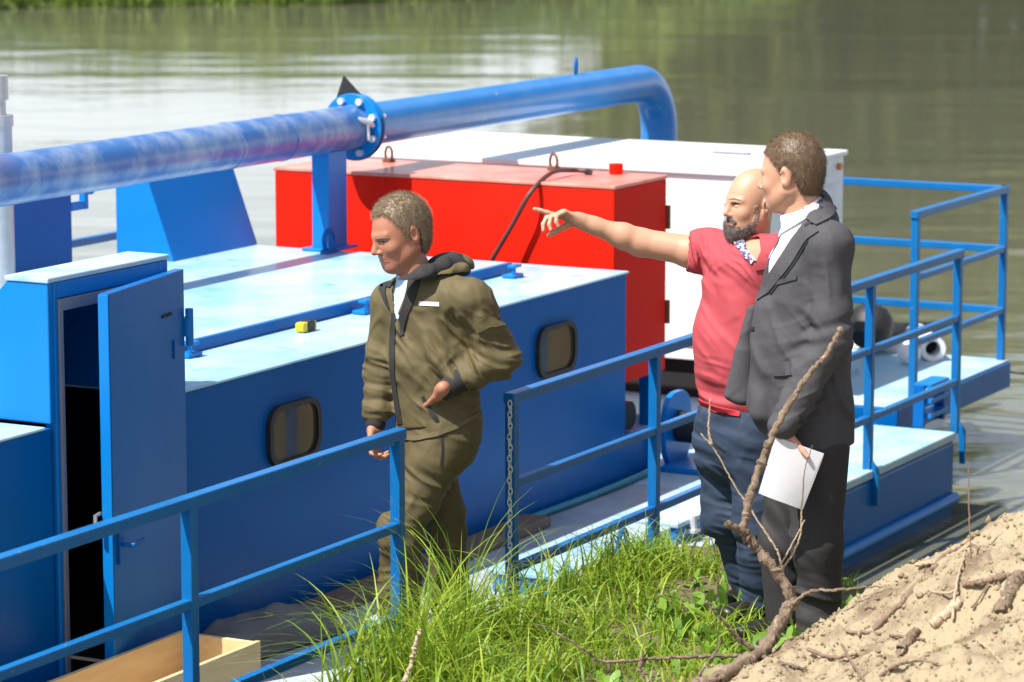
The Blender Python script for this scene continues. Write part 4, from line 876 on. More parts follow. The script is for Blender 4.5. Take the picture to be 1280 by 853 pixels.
# ---------------------------------------------------------------- man in the olive jacket, stepping along the side deck
def man_olive():
    p = Person(535, 11.98, DECK + .001, 'fair-haired man in olive windproof jacket and trousers walking with hand in pocket'); J = p.J
    Fw = nrm((-.62, -.78, 0)); Lf = np.cross(UP, Fw)
    hc = J(501, 290, 0); hf = nrm((-.86, -.46, -.30)); hu = nrm((-.26, -.10, 1.0)); hs = 1.16
    shL, shR = J(588, 376, -.12), J(488, 378, .12); elL, elR = J(624, 447, -.10), J(476, 462, .10); wrL, wrR = J(553, 489, -.19), J(469, 533, .02)
    hipL, hipR = J(566, 535, -.06), J(532, 535, .06); knL, knR = J(500, 662, -.10), J(556, 662, .14); anL, anR = J(498, 800, -.02), J(566, 800, .20)
    anL[2] = .09; anR[2] = .09
    ch, wa_, pe = J(536, 400), J(545, 470), J(549, 525)
    lo = np.minimum.reduce([hc, wrR, elL, anL, anR]) - .3; hi = np.maximum.reduce([hc, elL, shL, anR]) + .25; lo[2] = -.0; hi[2] = hc[2] + .18
    B = Field(lo, hi, .0042)
    B.ecap(ch, wa_, Lf, (.15, .10), (.14, .10)); B.ecap(wa_, pe, Lf, (.14, .10), (.145, .10)); B.cap(shL, shR, .06, .06, .05)
    B.cap(J(530, 365), J(512, 325), .068, .062, .03)
    for a, b, c in ((shL, elL, wrL), (shR, elR, wrR)): B.cap(a, b, .05, .042, .03); B.cap(b, c, .042, .029, .02)
    for a, b, c in ((hipL, knL, anL), (hipR, knR, anR)): B.cap(a, b, .08, .055, .04); B.cap(b, c, .052, .036, .03); B.cap(c - UP * .04, c + Fw * .12 - UP * .066, .03, .02, .02)
    g = head(B, hc, hf, hu, hs, brow=1.15, jaw=1.02)
    hand(B, wrR, J(461, 580, -.03) - wrR, (.75, -.3, .25), (-.25, -.85, 0), 1.0, (.62, .66, .7, .75), .2, (.7, .45, .35), .25)
    hand(B, wrL, J(546, 522, .04) - wrL, (-.35, .8, 0), (-.9, -.3, .2), 1.0, (.3, .3, .3, .3), .1, (.8, .4, .1), .1)
    p.put('body', B, M['skin1'], 1)
    # trousers
    T = Field(np.minimum(lo, lo), np.array([hi[0], hi[1], pe[2] + .18]), .0048)
    T.ecap(J(547, 500), J(550, 545), Lf, (.165, .125), (.170, .130), .03)
    for a, b, c, dz in ((hipL, knL, anL, 0), (hipR, knR, anR, 0)): T.cap(a, b, .108, .084, .04); T.cap(b, c - UP * .03, .084, .078, .03)
    T.plane((0, 0, .055), (0, 0, -1))
    T.displace(folds([(J(540, 590, -.1), .16, (.5, 0, .9), .062, .013), (knL, .15, (.35, 0, 1), .055, .014), (J(500, 730, 0), .14, (-.2, 0, 1), .06, .014), (knR, .16, (-.3, 0, 1), .07, .012), (J(565, 740, .15), .15, (.2, 0, 1), .06, .012)],
                     [(9, .006, (1, 1, .55), 4)]))
    p.put('trousers', T, M['olive2'], 1)
    # jacket
    K = Field(np.array([lo[0], lo[1], pe[2] - .12]), np.array([hi[0], hi[1], shL[2] + .16]), .0043)
    K.ecap(J(537, 385), J(543, 450), Lf, (.178, .122), (.178, .140), .05); K.ecap(J(543, 450), J(550, 525), Lf, (.178, .142), (.176, .140), .04)
    for a in (shL, shR): K.cap(J(533, 362), a, .085, .072, .05)
    K.cap(shL, elL, .082, .076, .04); K.cap(elL, wrL + (elL - wrL) * .34, .076, .054, .03)
    K.cap(shR, elR, .074, .064, .04); K.cap(elR, wrR + (elR - wrR) * .26, .064, .050, .03)
    K.displace(folds([(elL, .11, (.3, 0, 1), .045, .014), (J(585, 460, -.18), .12, (1, 0, .5), .05, .013), (J(560, 430, -.15), .13, (.8, 0, .7), .055, .014), (J(528, 470, -.15), .14, (.9, 0, .35), .08, .008), (J(560, 500, -.15), .12, (.7, 0, .7), .05, .012),
                      (shL, .10, (1, 0, .2), .05, .009), (elR, .10, (.2, 0, 1), .045, .013), (J(470, 510, .05), .08, (0, 0, 1), .035, .012), (J(500, 420, -.05), .1, (.9, 0, .5), .055, .010), (J(612, 405, -.12), .09, (.5, 0, .9), .05, .010)],
                     [(8, .0055, (1, 1, .5), 11)]))
    pl = J(548, 530, 0); K.plane(pl, nrm((.10, -.1, -1.0)))
    K.poly(p.base, [(489, 343), (505, 338), (512, 345), (505, 372), (497, 392), (494, 392), (491, 372)], -.6, .02, True)
    p.put('jacket', K, M['olive'], 1)
    jk = ['jacket']
    # hood and collar
    H = Field(J(490, 360, -.35), J(600, 300, .3), .0045)
    for a, b, r in ((J(503, 356, -.13), J(528, 345, -.12), .026), (J(528, 345, -.12), J(556, 333, -.06), .030), (J(556, 333, -.06), J(570, 330, .05), .034), (J(490, 355, -.05), J(500, 345, .05), .024)): H.cap(a, b, r, r * 1.05, .03)
    H.ell(J(560, 336, .02), (Lf, Fw, UP), (.09, .075, .055), .03)
    H.displace(folds([], [(14, .006, (1, 1, 1), 5)])); p.put('hood', H, M['knit'], 1)
    H = Field(J(540, 352, -.3), J(600, 300, .3), .0045); H.ell(J(574, 333, .04), (Lf, Fw, UP), (.055, .05, .045), .02); H.cap(J(548, 347, -.10), J(576, 338, -.04), .024, .03, .03); H.displace(folds([], [(14, .006, (1, 1, 1), 6)])); p.put('hood_back', H, M['olive'], 1)
    # shirt showing in the opening
    Sx = Field(J(480, 410, -.25), J(530, 330, .2), .005); Sx.ecap(J(520, 395, 0), J(517, 350, 0), Lf, (.11, .085), (.07, .06), .02); p.put('shirt', Sx, M['ltblue'], 1)
    # zip facing, logo, cuffs, pocket edges
    p.patch('zip_facing', [(490, 392), (487, 430), (488, 470), (494, 510), (499, 540)], [(495, 392), (494, 430), (494, 470), (500, 510), (505, 540)], jk, M['knit'], 16, 3, .001, .003)
    p.patch('collar_lining', [(512, 345), (507, 372), (499, 398), (500, 420)], [(526, 350), (520, 372), (510, 395), (504, 420)], jk, M['knit'], 12, 4, .002, .004)
    p.patch('collar_lining', [(486, 342), (477, 352), (474, 362), (482, 380)], [(492, 344), (484, 356), (482, 366), (488, 388)], jk, M['knit'], 10, 3, .002, .004)
    p.patch('chest_logo', [(524, 377), (549, 378)], [(524, 382), (549, 383)], jk, M['shirt'], 8, 3, .001, .0015)
    p.patch('sleeve_flap', [(592, 405), (608, 396), (628, 398)], [(598, 416), (612, 409), (631, 408)], jk, M['olive'], 8, 4, .004, .004)
    p.patch('pocket_edge', [(527, 497), (532, 510), (541, 522), (548, 534)], [(530, 495), (536, 507), (545, 518), (551, 532)], jk, M['knit'], 8, 3, .001, .003)
    p.patch('hem_band', [(500, 543), (520, 546), (545, 540), (575, 528), (600, 514)], [(501, 549), (521, 552), (546, 546), (576, 534), (600, 520)], ['jacket', 'trousers'], M['olive'], 14, 3, .004, .004)
    for w_, e_ in ((wrR, elR), (wrL, elL)): C = Field(w_ - .15, w_ + .15, .0045); d = nrm(e_ - w_); C.cap(w_ + d * .010, w_ + d * .075, .039, .047, .01); p.put('cuff', C, M['knit'], 1)
    # trouser pocket seam
    p.patch('pocket_seam', [(551, 545), (552, 560), (550, 583)], [(554, 545), (555, 560), (553, 583)], ['trousers'], M['seam'], 8, 3, .0, .0025)
    # hair
    Hr = Field(hc - .16, hc + .18, .004); cranium(Hr, hc, hf, hu, hs, .0025)
    Hr.displace(folds([], [(40, .0015, (1, 1, .7), 3)]))
    Hr.poly(p.base, [(455, 273), (466, 272), (478, 268), (490, 274), (497, 282), (505, 286), (509, 300), (514, 290), (524, 284), (527, 296), (530, 318), (548, 322), (560, 260), (500, 215), (440, 240)], -.6, .6, False)
    hr = p.put('hair', Hr, M['hair1'], 1); fuzz(p, hr, M['hair1'], 30000, .016, .0006, (-.8, -.4, -.15), 4)
    p.patch('eye', [(474, 302.8), (479, 300.8), (485, 302)], [(474, 303), (479, 303.6), (485, 302.4)], ['body'], M['eye'], 6, 3, .0005, .001)
    p.patch('eyebrow', [(470, 298.5), (478, 296), (487, 297.5)], [(470, 299), (478, 298), (487, 298.2)], ['body'], M['hair1'], 6, 3, .0005, .002)
    p.patch('mouth', [(474, 325), (487, 327)], [(475, 327.5), (487, 328.5)], ['body'], M['lip'], 6, 3, .0003, .001)
    for a, nm in ((anL, 'shoe'), (anR, 'shoe')):
        Q = Field(a - .25, a + .25, .006); Q.ecap(a + np.array([0, 0, -.05]) - Fw * .05, a + Fw * .17 - UP * .06, Lf, (.04, .04), (.042, .028), .02); Q.cap(a, a - UP * .04, .045, .045, .03); Q.plane((0, 0, .002), (0, 0, -1)); p.put(nm, Q, M['shoe'], 1, False)

# ---------------------------------------------------------------- man in the charcoal suit with a sheet of paper
def man_suit():
    Y0 = 11.2; gz = float(ground_z(np.array(P(1015, 800, Y0)[0]), np.array(Y0), False)[0])
    p = Person(1015, Y0, gz, 'man in charcoal suit jacket and white shirt holding papers by his side'); J = p.J
    Fw = nrm((-.93, -.37, 0)); Lf = np.cross(UP, Fw)
    hc = J(990, 216, .02); hf = nrm((-.84, .46, -.14)); hu = nrm((-.05, 0, 1.0)); hs = 1.14
    shL, shR = J(1036, 308, -.17), J(994, 312, .17); elL, elR = J(1040, 428, -.20), J(1002, 425, .27); wrL, wrR = J(975, 537, -.225), J(1012, 520, .27)
    hipL, hipR = J(1024, 560, -.08), J(996, 560, .09); knL, knR = J(1021, 680, -.09), J(978, 680, .07); anL, anR = J(1024, 800, -.06), J(984, 800, .10); anL[2] = anR[2] = .09
    ch, wa_, pe = J(1004, 340), J(1004, 440), J(1010, 540)
    lo = np.minimum.reduce([hc, wrL, shL, anL, wrR]) - .25; hi = np.maximum.reduce([hc, elL, shR, anL, elR]) + .22; lo[2] = -.02; hi[2] = hc[2] + .18
    B = Field(lo, hi, .0042)
    B.ecap(ch, wa_, Lf, (.15, .11), (.14, .11)); B.ecap(wa_, pe, Lf, (.14, .11), (.15, .11)); B.cap(shL, shR, .06, .06, .05); B.cap(J(1008, 300), J(1000, 240, .01), .068, .066, .03)
    for a, b, c in ((shL, elL, wrL), (shR, elR, wrR)): B.cap(a, b, .05, .042, .03); B.cap(b, c, .042, .030, .02)
    for a, b, c in ((hipL, knL, anL), (hipR, knR, anR)): B.cap(a, b, .08, .055, .04); B.cap(b, c, .052, .036, .03); B.cap(c - UP * .04, c + Fw * .12 - UP * .066, .03, .02, .02)
    head(B, hc, hf, hu, hs, jaw=1.06)
    hand(B, wrL, J(982, 600, -.215) - wrL, (0, -1, 0), (1, 0, -.2), 1.05, (.05, .05, .05, .05), .1, (.66, .52, .42), .10)
    hand(B, wrR, (-.1, 0, -1), (.2, -.9, 0), (-.9, -.2, 0), 1.0, (.35, .4, .4, .45))
    p.put('body', B, M['skin2'], 1)
    T = Field(lo, np.array([hi[0], hi[1], pe[2] + .2]), .0058)
    T.ecap(J(1008, 520), J(1010, 560), Lf, (.155, .118), (.155, .118), .03)
    T.cap(hipL, knL, .104, .084, .02); T.cap(knL, anL - UP * .03, .084, .078, .03); T.cap(hipR, knR, .100, .080, .02); T.cap(knR, anR - UP * .03, .080, .074, .03); T.plane((0, 0, .05), (0, 0, -1))
    T.displace(folds([(J(1000, 690, -.1), .13, (.7, 0, .7), .07, .010), (J(985, 650, 0), .12, (.9, 0, .5), .06, .010), (J(1015, 760, -.1), .12, (.3, 0, 1), .06, .013)], [(6, .005, (1, 1, .25), 7)])); p.put('trousers', T, M['suit2'], 1)
    # shirt
    Sh = Field(lo * np.array([1, 1, 0]) + np.array([0, 0, wa_[2]]), np.array([hi[0], hi[1], hc[2] + .02]), .005)
    Sh.ecap(J(1004, 335), J(1004, 430), Lf, (.155, .118), (.15, .125), .04); Sh.cap(J(1006, 300), shL, .06, .05, .05); Sh.cap(J(1006, 300), shR, .06, .05, .05)
    Sh.ecap(J(1009, 292, .01), J(1002, 262, .01), Lf, (.088, .086), (.080, .080), .03)
    Sh.plane(J(1003, 258, .01), nrm((-.42, .0, 1))); p.put('shirt', Sh, M['shirt'], 1)
    # jacket
    K = Field(np.array([lo[0], lo[1], pe[2] - .15]), np.array([hi[0], hi[1], hc[2] - .02]), .0046)
    K.ecap(J(1006, 335), J(1006, 430), Lf, (.186, .140), (.184, .150), .05); K.ecap(J(1006, 430), J(1008, 548), Lf, (.184, .150), (.190, .165), .04)
    for a in (shL, shR): K.cap(J(1012, 292, .0), a, .075, .076, .06)
    K.ecap(J(962, 385, .02), J(955, 510, .02), (.1, 1, 0), (.10, .05), (.13, .065), .04)
    K.cap(shL, elL, .083, .069, .035); K.cap(elL, wrL + (elL - wrL) * .06, .071, .057, .03); K.cap(shR, elR, .08, .07, .035); K.cap(elR, wrR, .07, .05, .03)
    K.ecap(J(1016, 278, .02), J(1012, 262, .03), Lf, (.092, .090), (.084, .082), .03)
    K.displace(folds([(elL, .14, (-.35, 0, 1), .06, .013), (J(1010, 500, -.2), .12, (-.4, 0, 1), .05, .011), (J(1040, 350, -.22), .12, (1, 0, .15), .07, .010), (J(960, 440, -.1), .16, (1, 0, .5), .09, .010), (J(1055, 480, -.1), .15, (1, 0, .3), .08, .011), (J(1020, 400, -.15), .10, (.8, 0, .7), .06, .009)], [(5, .004, (1, 1, .3), 21)]))
    K.plane(J(1010, 553, 0), nrm((.02, -.02, -1.0)))
    K.poly(p.base, [(962, 620), (962, 548), (946, 536), (935, 513), (928, 487), (927, 445), (934, 405), (946, 370), (880, 370), (880, 620)], -.6, .6, True)
    K.poly(p.base, [(945, 240), (1018, 240), (1031, 246), (1006, 276), (985, 305), (962, 340), (947, 366), (942, 372), (930, 360), (938, 300)], -.7, .0, True)
    K.poly(p.base, [(900, 230), (960, 230), (1012, 246), (980, 284), (960, 325), (946, 366), (922, 392), (900, 400)], -.7, .7, True)
    p.put('jacket', K, M['suit'], 1); jk = ['jacket']
    Fl = Field(J(895, 520, -.1), J(960, 370, .25), .005); Fl.ecap(J(941, 388, .08), J(919, 496, .06), (1, 0, 0), (.022, .02), (.042, .022), .02); Fl.ecap(J(930, 440, .07), J(930, 500, .05), (1, 0, 0), (.03, .02), (.035, .02), .02); Fl.plane(J(915, 508, .05), nrm((-.25, 0, -1))); p.put('front_panel', Fl, M['suit'], 1)
    # lapel, collar notch, pockets, buttons
    p.patch('lapel', [(1008, 276), (990, 300), (968, 334), (950, 362), (946, 372)], [(1024, 290), (1009, 300), (990, 330), (962, 366), (948, 376)], jk, M['suit'], 16, 5, .003, .004)
    p.patch('collar', [(1031, 247), (1020, 259), (1008, 275)], [(1044, 262), (1036, 276), (1021, 283)], jk, M['suit'], 10, 4, .004, .005)
    p.patch('lapel_notch', [(1007, 283), (1016, 277), (1032, 268)], [(1008, 285.5), (1018, 279.5), (1033, 270.5)], jk + ['jacket'], M['seam'], 8, 3, .0075, .001)
    p.patch('lapel_seam', [(1009, 301), (990, 331), (962, 367)], [(1011, 302), (992, 332.5), (964, 368.5)], jk, M['seam'], 10, 3, .001, .0025)
    p.patch('chest_pocket', [(968, 352), (996, 344)], [(969, 357), (996, 349)], jk, M['suit'], 8, 3, .003, .002)
    p.patch('pocket_flap', [(966, 454), (988, 452)], [(967, 470), (990, 469)], jk, M['suit'], 8, 4, .004, .003)
    for q in ((941, 411), (1001, 521), (1001, 528)): p.patch('button', [(q[0] - 2.2, q[1] - 2), (q[0] + 2.2, q[1] - 2)], [(q[0] - 2.2, q[1] + 2), (q[0] + 2.2, q[1] + 2)], jk, M['black'], 3, 3, .003, .003)
    p.patch('collar_leaf', [(1028, 243), (1005, 262), (982, 280)], [(1030, 252), (1009, 272), (972, 296)], ['shirt', 'body'], M['shirt'], 12, 4, .003, .004)
    # hair
    Hr = Field(hc - .17, hc + .18, .004); cranium(Hr, hc, hf, hu, hs, .0025); Hr.displace(folds([], [(40, .001, (1, 1, .7), 3)]))
    Hr.poly(p.base, [(946, 195), (953, 186), (960, 196), (966, 204), (972, 208), (974, 216), (979, 208), (990, 214), (995, 226), (1004, 243), (1030, 246), (1050, 200), (1000, 140), (930, 160)], -.6, .6, False)
    hr = p.put('hair', Hr, M['hair2'], 1); fuzz(p, hr, M['hair2'], 30000, .011, .0005, (-.5, -.2, -.5), 6)
    for a in (anL, anR):
        Q = Field(a - .26, a + .26, .006); Q.ecap(a + np.array([0, 0, -.05]) - Fw * .05, a + Fw * .19 - UP * .06, Lf, (.04, .04), (.042, .026), .02); Q.cap(a, a - UP * .04, .045, .045, .03); Q.plane((0, 0, .0), (0, 0, -1)); p.put('shoe', Q, M['shoe'], 1, False)
    # papers in his hand (held thing, top-level)
    o = J(985, 562, -.245) + p.base; c1 = [(969, 546, -.248), (1030, 567, -.262), (1000, 637, -.268), (948, 617, -.252)]
    pts = [J(*q) + p.base - o for q in c1]; e = empty('paper_sheets', tuple(o), 0, label='folded white sheets of paper held by the man in the suit', cat='paper')
    for kk, (sh_, tw) in enumerate(((0, 0), (.0015, .010))):
        v = []; n1, n2 = 10, 10
        nn_ = nrm(np.cross(pts[1] - pts[0], pts[3] - pts[0]))
        for i in range(n1 + 1):
            for j in range(n2 + 1):
                s_, t_ = i / n1, j / n2; q = (pts[0] * (1 - s_) + pts[1] * s_) * (1 - t_) + (pts[3] * (1 - s_) + pts[2] * s_) * t_
                v.append(q + nn_ * (.05 * (s_ - .3) ** 2 * t_ + sh_) + np.array([tw * t_, 0, -tw * s_ * .6]))
        f = [(i * (n2 + 1) + j, (i + 1) * (n2 + 1) + j, (i + 1) * (n2 + 1) + j + 1, i * (n2 + 1) + j + 1) for i in range(n1) for j in range(n2)]
        ob = mesh_obj('sheet', v, f, M['paper'], e, True)

# ---------------------------------------------------------------- bearded man in the red polo shirt, pointing
def man_polo():
    Y0 = 11.66; gz = float(ground_z(np.array(P(935, 790, Y0)[0]), np.array(Y0), False)[0])
    p = Person(938, Y0, gz, 'bald bearded man in dusty red polo shirt and jeans pointing with outstretched arm'); J = p.J
    Fw = nrm((-.78, -.62, 0)); Lf = np.cross(UP, Fw)
    hc = J(940, 253, .0); hf = nrm((-.88, -.46, -.04)); hu = nrm((.10, 0, 1.0)); hs = 1.02
    shR, shL = J(886, 313, .13), J(968, 322, -.14); elR, wrR = J(800, 303, .16), J(728, 277, .13); elL, wrL = J(1000, 410, -.04), J(1008, 470, .0)
    hipR, hipL = J(900, 540, .08), J(944, 540, -.08); knR, knL = J(908, 650, .08), J(948, 655, -.10); anR, anL = J(940, 762, .14), J(950, 770, -.04); anR[2] = anL[2] = .09
    ch, wa_, pe = J(926, 355), J(918, 450), J(924, 530)
    tip = J(678, 259, .10)
    lo = np.minimum.reduce([hc, tip, anL, anR, shL, wrL]) - .16; hi = np.maximum.reduce([hc, elL, shR, anL]) + .2; lo[2] = -.02; hi[2] = hc[2] + .17; lo[1] = shL[1] - .18
    B = Field(lo, hi, .0042)
    B.ecap(ch, wa_, Lf, (.13, .08), (.13, .09)); B.ecap(wa_, pe, Lf, (.13, .09), (.14, .10)); B.cap(shL, shR, .06, .06, .05); B.cap(J(940, 318), J(944, 272, .01), .058, .060, .03)
    m1_ = elR + (wrR - elR) * .30; B.cap(shR, J(862, 316, .14), .058, .058, .03); B.cap(J(870, 315, .14), elR, .058, .051, .02); B.cap(elR, m1_, .051, .047, .02); B.cap(m1_, elR + (wrR - elR) * .75, .047, .031, .02); B.cap(elR + (wrR - elR) * .75, wrR, .031, .026, .02)
    B.cap(shL, elL, .05, .042, .03); B.cap(elL, wrL, .042, .03, .02)
    for a, b, c in ((hipL, knL, anL), (hipR, knR, anR)): B.cap(a, b, .08, .055, .04); B.cap(b, c, .052, .036, .03); B.cap(c - UP * .04, c + Fw * .12 - UP * .066, .03, .02, .02)
    head(B, hc, hf, hu, hs, brow=1.1, jaw=1.12, mouth_open=.004)
    # pointing hand: index straight, others curled, thumb below
    d = nrm(tip - wrR); dn = nrm(np.array([-.05, -.45, -1.0])); hand(B, wrR, d, dn, np.cross(d, dn) * -1, 1.10, (.02, .62, .72, .80), .1, (.70, .15, .75), -.12)
    hand(B, wrL, (-.1, 0, -1), (.2, -.9, 0), (-.9, -.2, 0), 1.0, (.35, .4, .4, .45))
    p.put('body', B, M['skin3'], 1)
    T = Field(lo, np.array([hi[0], hi[1], pe[2] + .16]), .0050)
    T.ecap(J(922, 518), J(922, 555), Lf, (.160, .130), (.165, .135), .03)
    for a, b, c in ((hipL, knL, anL), (hipR, knR, anR)): T.cap(a, b, .106, .082, .04); T.cap(b, c - UP * .02, .082, .070, .03)
    T.plane((0, 0, .045), (0, 0, -1)); T.plane(J(922, 508), nrm((0, 0, 1)))
    T.displace(folds([(J(890, 575, 0), .13, (.3, 0, 1), .05, .012), (J(930, 570, -.1), .13, (.2, 0, 1), .055, .010), (knR, .13, (.2, 0, 1), .055, .013), (knL, .13, (-.2, 0, 1), .05, .013), (J(945, 740, 0), .12, (.1, 0, 1), .045, .015)], [(9, .005, (1, 1, .5), 17)])); p.put('jeans', T, M['jeans'], 1)
    K = Field(np.array([J(845, 400)[0], lo[1], pe[2] - .05]), np.array([hi[0], hi[1], hc[2] - .03]), .0044)
    K.ecap(J(928, 345), J(922, 420), Lf, (.168, .118), (.172, .138), .05); K.ecap(J(924, 420), J(925, 495), Lf, (.172, .142), (.165, .132), .05)
    K.ell(J(918, 458, -.03), (Lf, Fw, UP), (.135, .125, .14), .06)
    for a in (shL, shR): K.cap(J(940, 316), a, .072, .074, .06)
    e2 = J(864, 315, .14); K.cap(shR, e2, .076, .076, .04); K.cap(shL, J(985, 385, -.12), .08, .075, .04)
    K.displace(folds([(J(895, 330, 0), .11, (.8, 0, .6), .045, .012), (J(872, 318, .05), .08, (1, 0, .2), .035, .010), (J(900, 400, -.1), .16, (.7, 0, .6), .075, .009), (J(890, 490, -.1), .11, (.25, 0, 1), .045, .010), (J(930, 330, -.12), .1, (.6, 0, .8), .05, .009)], [(7, .004, (1, 1, .6), 27)]))
    K.plane(e2 - np.array([.012, 0, 0]), nrm((-1, .0, .10))); K.plane(J(915, 512), nrm((-.12, 0, -1)))
    K.poly(p.base, [(930, 298), (949, 296), (951, 314), (944, 328), (936, 320)], -.6, .0, True)
    p.put('polo_shirt', K, M['polo'], 1); ps = ['polo_shirt']
    p.patch('collar', [(916, 300), (922, 310), (932, 322), (940, 330)], [(928, 300), (934, 312), (942, 322), (946, 326)], ps + ['body'], M['floral'], 10, 4, .004, .004)
    p.patch('collar_back', [(958, 318), (950, 326), (944, 333)], [(966, 330), (956, 336), (946, 338)], ps + ['body'], M['polo'], 8, 4, .004, .004)
    p.patch('sleeve_hem', [(859, 296), (862, 320), (868, 338)], [(863, 295), (866, 320), (872, 338)], ps, M['polo'], 10, 3, .002, .003)
    p.patch('shirt_hem', [(873, 499), (895, 508), (925, 514)], [(873, 506), (895, 516), (925, 521)], ps + ['jeans'], M['polo2'], 12, 3, .003, .004)
    p.patch('pocket_seam', [(884, 540), (892, 556), (906, 566)], [(885, 538), (894, 554), (907, 564)], ['jeans'], M['seam'], 8, 3, .0, .002)
    # beard and side stubble
    Q = Field(hc - .16, hc + .16, .004)
    f = nrm(hf); l = nrm(np.cross(hu, f)); u = np.cross(f, l); ax = (l, f, u); g = lambda x, y, z: hc + (l * x + f * y + u * z) * hs; gr = .010
    Q.ell(g(0, .040, -.066), ax, (.050 * 1.12 * hs + gr, .048 * hs + gr, .045 * hs + gr), .03); Q.ell(g(0, .074, -.102), ax, (.030 * hs + gr, .024 * hs + gr, .024 * hs + gr), .02)
    for sd_ in (-1, 1): Q.cap(g(sd_ * .058, -.005, -.050), g(sd_ * .022, .065, -.092), .022 * hs + gr * .7, .018 * hs + gr, .03)
    Q.displace(folds([], [(45, .004, (1, 1, .7), 3)]))
    Qs = Field(hc - .16, hc + .16, .004); Qs.F = Q.F.copy(); 
    Q.poly(p.base, [(905, 279), (912, 276), (917, 280), (921, 286), (929, 285), (940, 280), (944, 284), (938, 298), (925, 306), (912, 306), (906, 292)], -.6, .6, False)
    bd = p.put('beard', Q, M['beard'], 1); fuzz(p, bd, M['beard'], 6000, .012, .0006, (-.2, -.1, -.6), 8, 'beard_strands')
    Q2 = Field(hc - .16, hc + .16, .004); head(Q2, hc, hf, hu, hs, False, 1.1, 1.12); Q2.F -= .0022; Q2.poly(p.base, [(941, 258), (948, 256), (950, 270), (947, 286), (938, 296), (930, 292), (938, 280), (942, 270)], -.6, .6, False); sb = p.put('sideburn', Q2, M['stubble'], 1); fuzz(p, sb, M['stubble'], 900, .006, .0007, (0, -.1, -.5), 9, 'stubble_hairs')
    p.patch('moustache', [(909, 272), (915, 272.5), (921, 278)], [(909, 276), (914, 276.5), (918, 282)], ['body'], M['beard'], 7, 3, .001, .003)
    p.patch('eye', [(914, 254.4), (918, 252.9), (925, 254.6)], [(914, 254.8), (918, 255.6), (925, 255.0)], ['body'], M['eye'], 6, 3, .0005, .001)
    p.patch('eyebrow', [(911, 249.4), (917, 247.6), (926, 250.2)], [(911, 249.8), (917, 249.2), (926, 250.8)], ['body'], M['hair2'], 6, 3, .0005, .0015)
    p.patch('mouth', [(908, 277), (917, 280)], [(908, 281), (916, 283)], ['body', 'beard'], M['lip'], 5, 3, .0005, .001)
    for a in (anL, anR):
        Q = Field(a - .26, a + .26, .006); Q.ecap(a + np.array([0, 0, -.05]) - Fw * .05, a + Fw * .17 - UP * .06, Lf, (.04, .04), (.042, .028), .02); Q.cap(a, a - UP * .04, .045, .045, .03); Q.plane((0, 0, .0), (0, 0, -1)); p.put('shoe', Q, M['shoe'], 1, False)
import os
if not os.environ.get('NOPEOPLE'):
    man_olive(); man_suit(); man_polo()

# ------------------------------------------------------------------ foreground: branches, twigs, grass
def branch(name, lines, m, label, cat='branch', group=None):
    # lines: list of (points as (px, py, Y), r0, r1)
    base = P(*lines[0][0][0]); base = np.array(base); e = empty(name, tuple(base), 0, label=label, cat=cat, group=group)
    rb = random.Random(sum(map(ord, name + label)) % 1000)
    for q, (pts, r0, r1) in enumerate(lines):
        W = [P(*t) - base for t in pts]; C = spline(W, 14); n = len(C)
        C = [c + np.array([rb.uniform(-1, 1), rb.uniform(-1, 1), rb.uniform(-1, 1)]) * .0035 * min(1, r0 / .01) for c in C]
        rs = [(r0 + (r1 - r0) * i / (n - 1)) * (1 + (.22 if r0 > .008 else .08) * float(vnoise(np.array(i * .37), np.array(q * 3.3), np.array(.5), 91)) + .05 * rb.uniform(-1, 1) + (.35 if r0 > .008 and rb.random() < .06 else 0)) for i in range(n)]
        tb = MB().tube(C, rs, 12 if r0 > .008 else 6)
        if r0 > .006:
            va_ = np.array(tb.v); nv = va_.shape[0]; k_ = 12 if r0 > .008 else 6; cc = np.repeat(np.array(C), k_, 0)[:nv]; dv = va_ - cc
            g_ = 1 + .22 * vnoise(va_[:, 0] * 90, va_[:, 1] * 90, va_[:, 2] * 45, 17) + .16 * vnoise(va_[:, 0] * 200, va_[:, 1] * 200, va_[:, 2] * 90, 19); tb.v = [tuple(x) for x in cc + dv * g_[:, None]]
        tb.build('limb' if q == 0 else 'twig', m, e, True)
    return e
def gY(px, Y): return float(ground_z(np.array(P(px, 700, Y)[0]), np.array(Y))[0])
Yb = 10.15
branch('dead_branch', [
    ([(868, 862, 9.75), (915, 838, 9.85), (950, 815, 9.95), (968, 790, 10.0), (984, 762, 10.08), (990, 748, 10.1), (970, 715, 10.12), (948, 688, 10.15), (931, 664, 10.15), (937, 625, 10.17), (955, 570, 10.2), (978, 520, 10.22), (1010, 470, 10.25), (1035, 440, 10.27), (1052, 409, 10.3)], .024, .0075),
    ([(931, 664, 10.15), (919, 660, 10.12), (908, 654, 10.10)], .013, .008),
    ([(986, 758, 10.08), (1012, 740, 10.05), (1040, 738, 10.0), (1075, 735, 9.98), (1105, 733, 9.97)], .007, .002),
    ([(958, 822, 9.95), (925, 800, 9.92), (905, 778, 9.9), (884, 752, 9.88)], .010, .004),
    ([(950, 818, 9.95), (900, 820, 9.93), (840, 822, 9.92), (757, 827, 9.9), (730, 812, 9.88), (690, 788, 9.86), (668, 780, 9.85)], .0075, .0025),
    ([(806, 824, 9.92), (800, 838, 9.9), (815, 856, 9.86)], .008, .006),
    ([(802, 832, 9.9), (803, 822, 9.9), (803, 813, 9.9)], .007, .004),
    ([(905, 846, 9.8), (870, 856, 9.75), (880, 835, 9.85), (897, 812, 9.88), (900, 796, 9.9)], .007, .003)],
    M['bark'], 'forked dead branch standing up from the grass in front of the suited man')
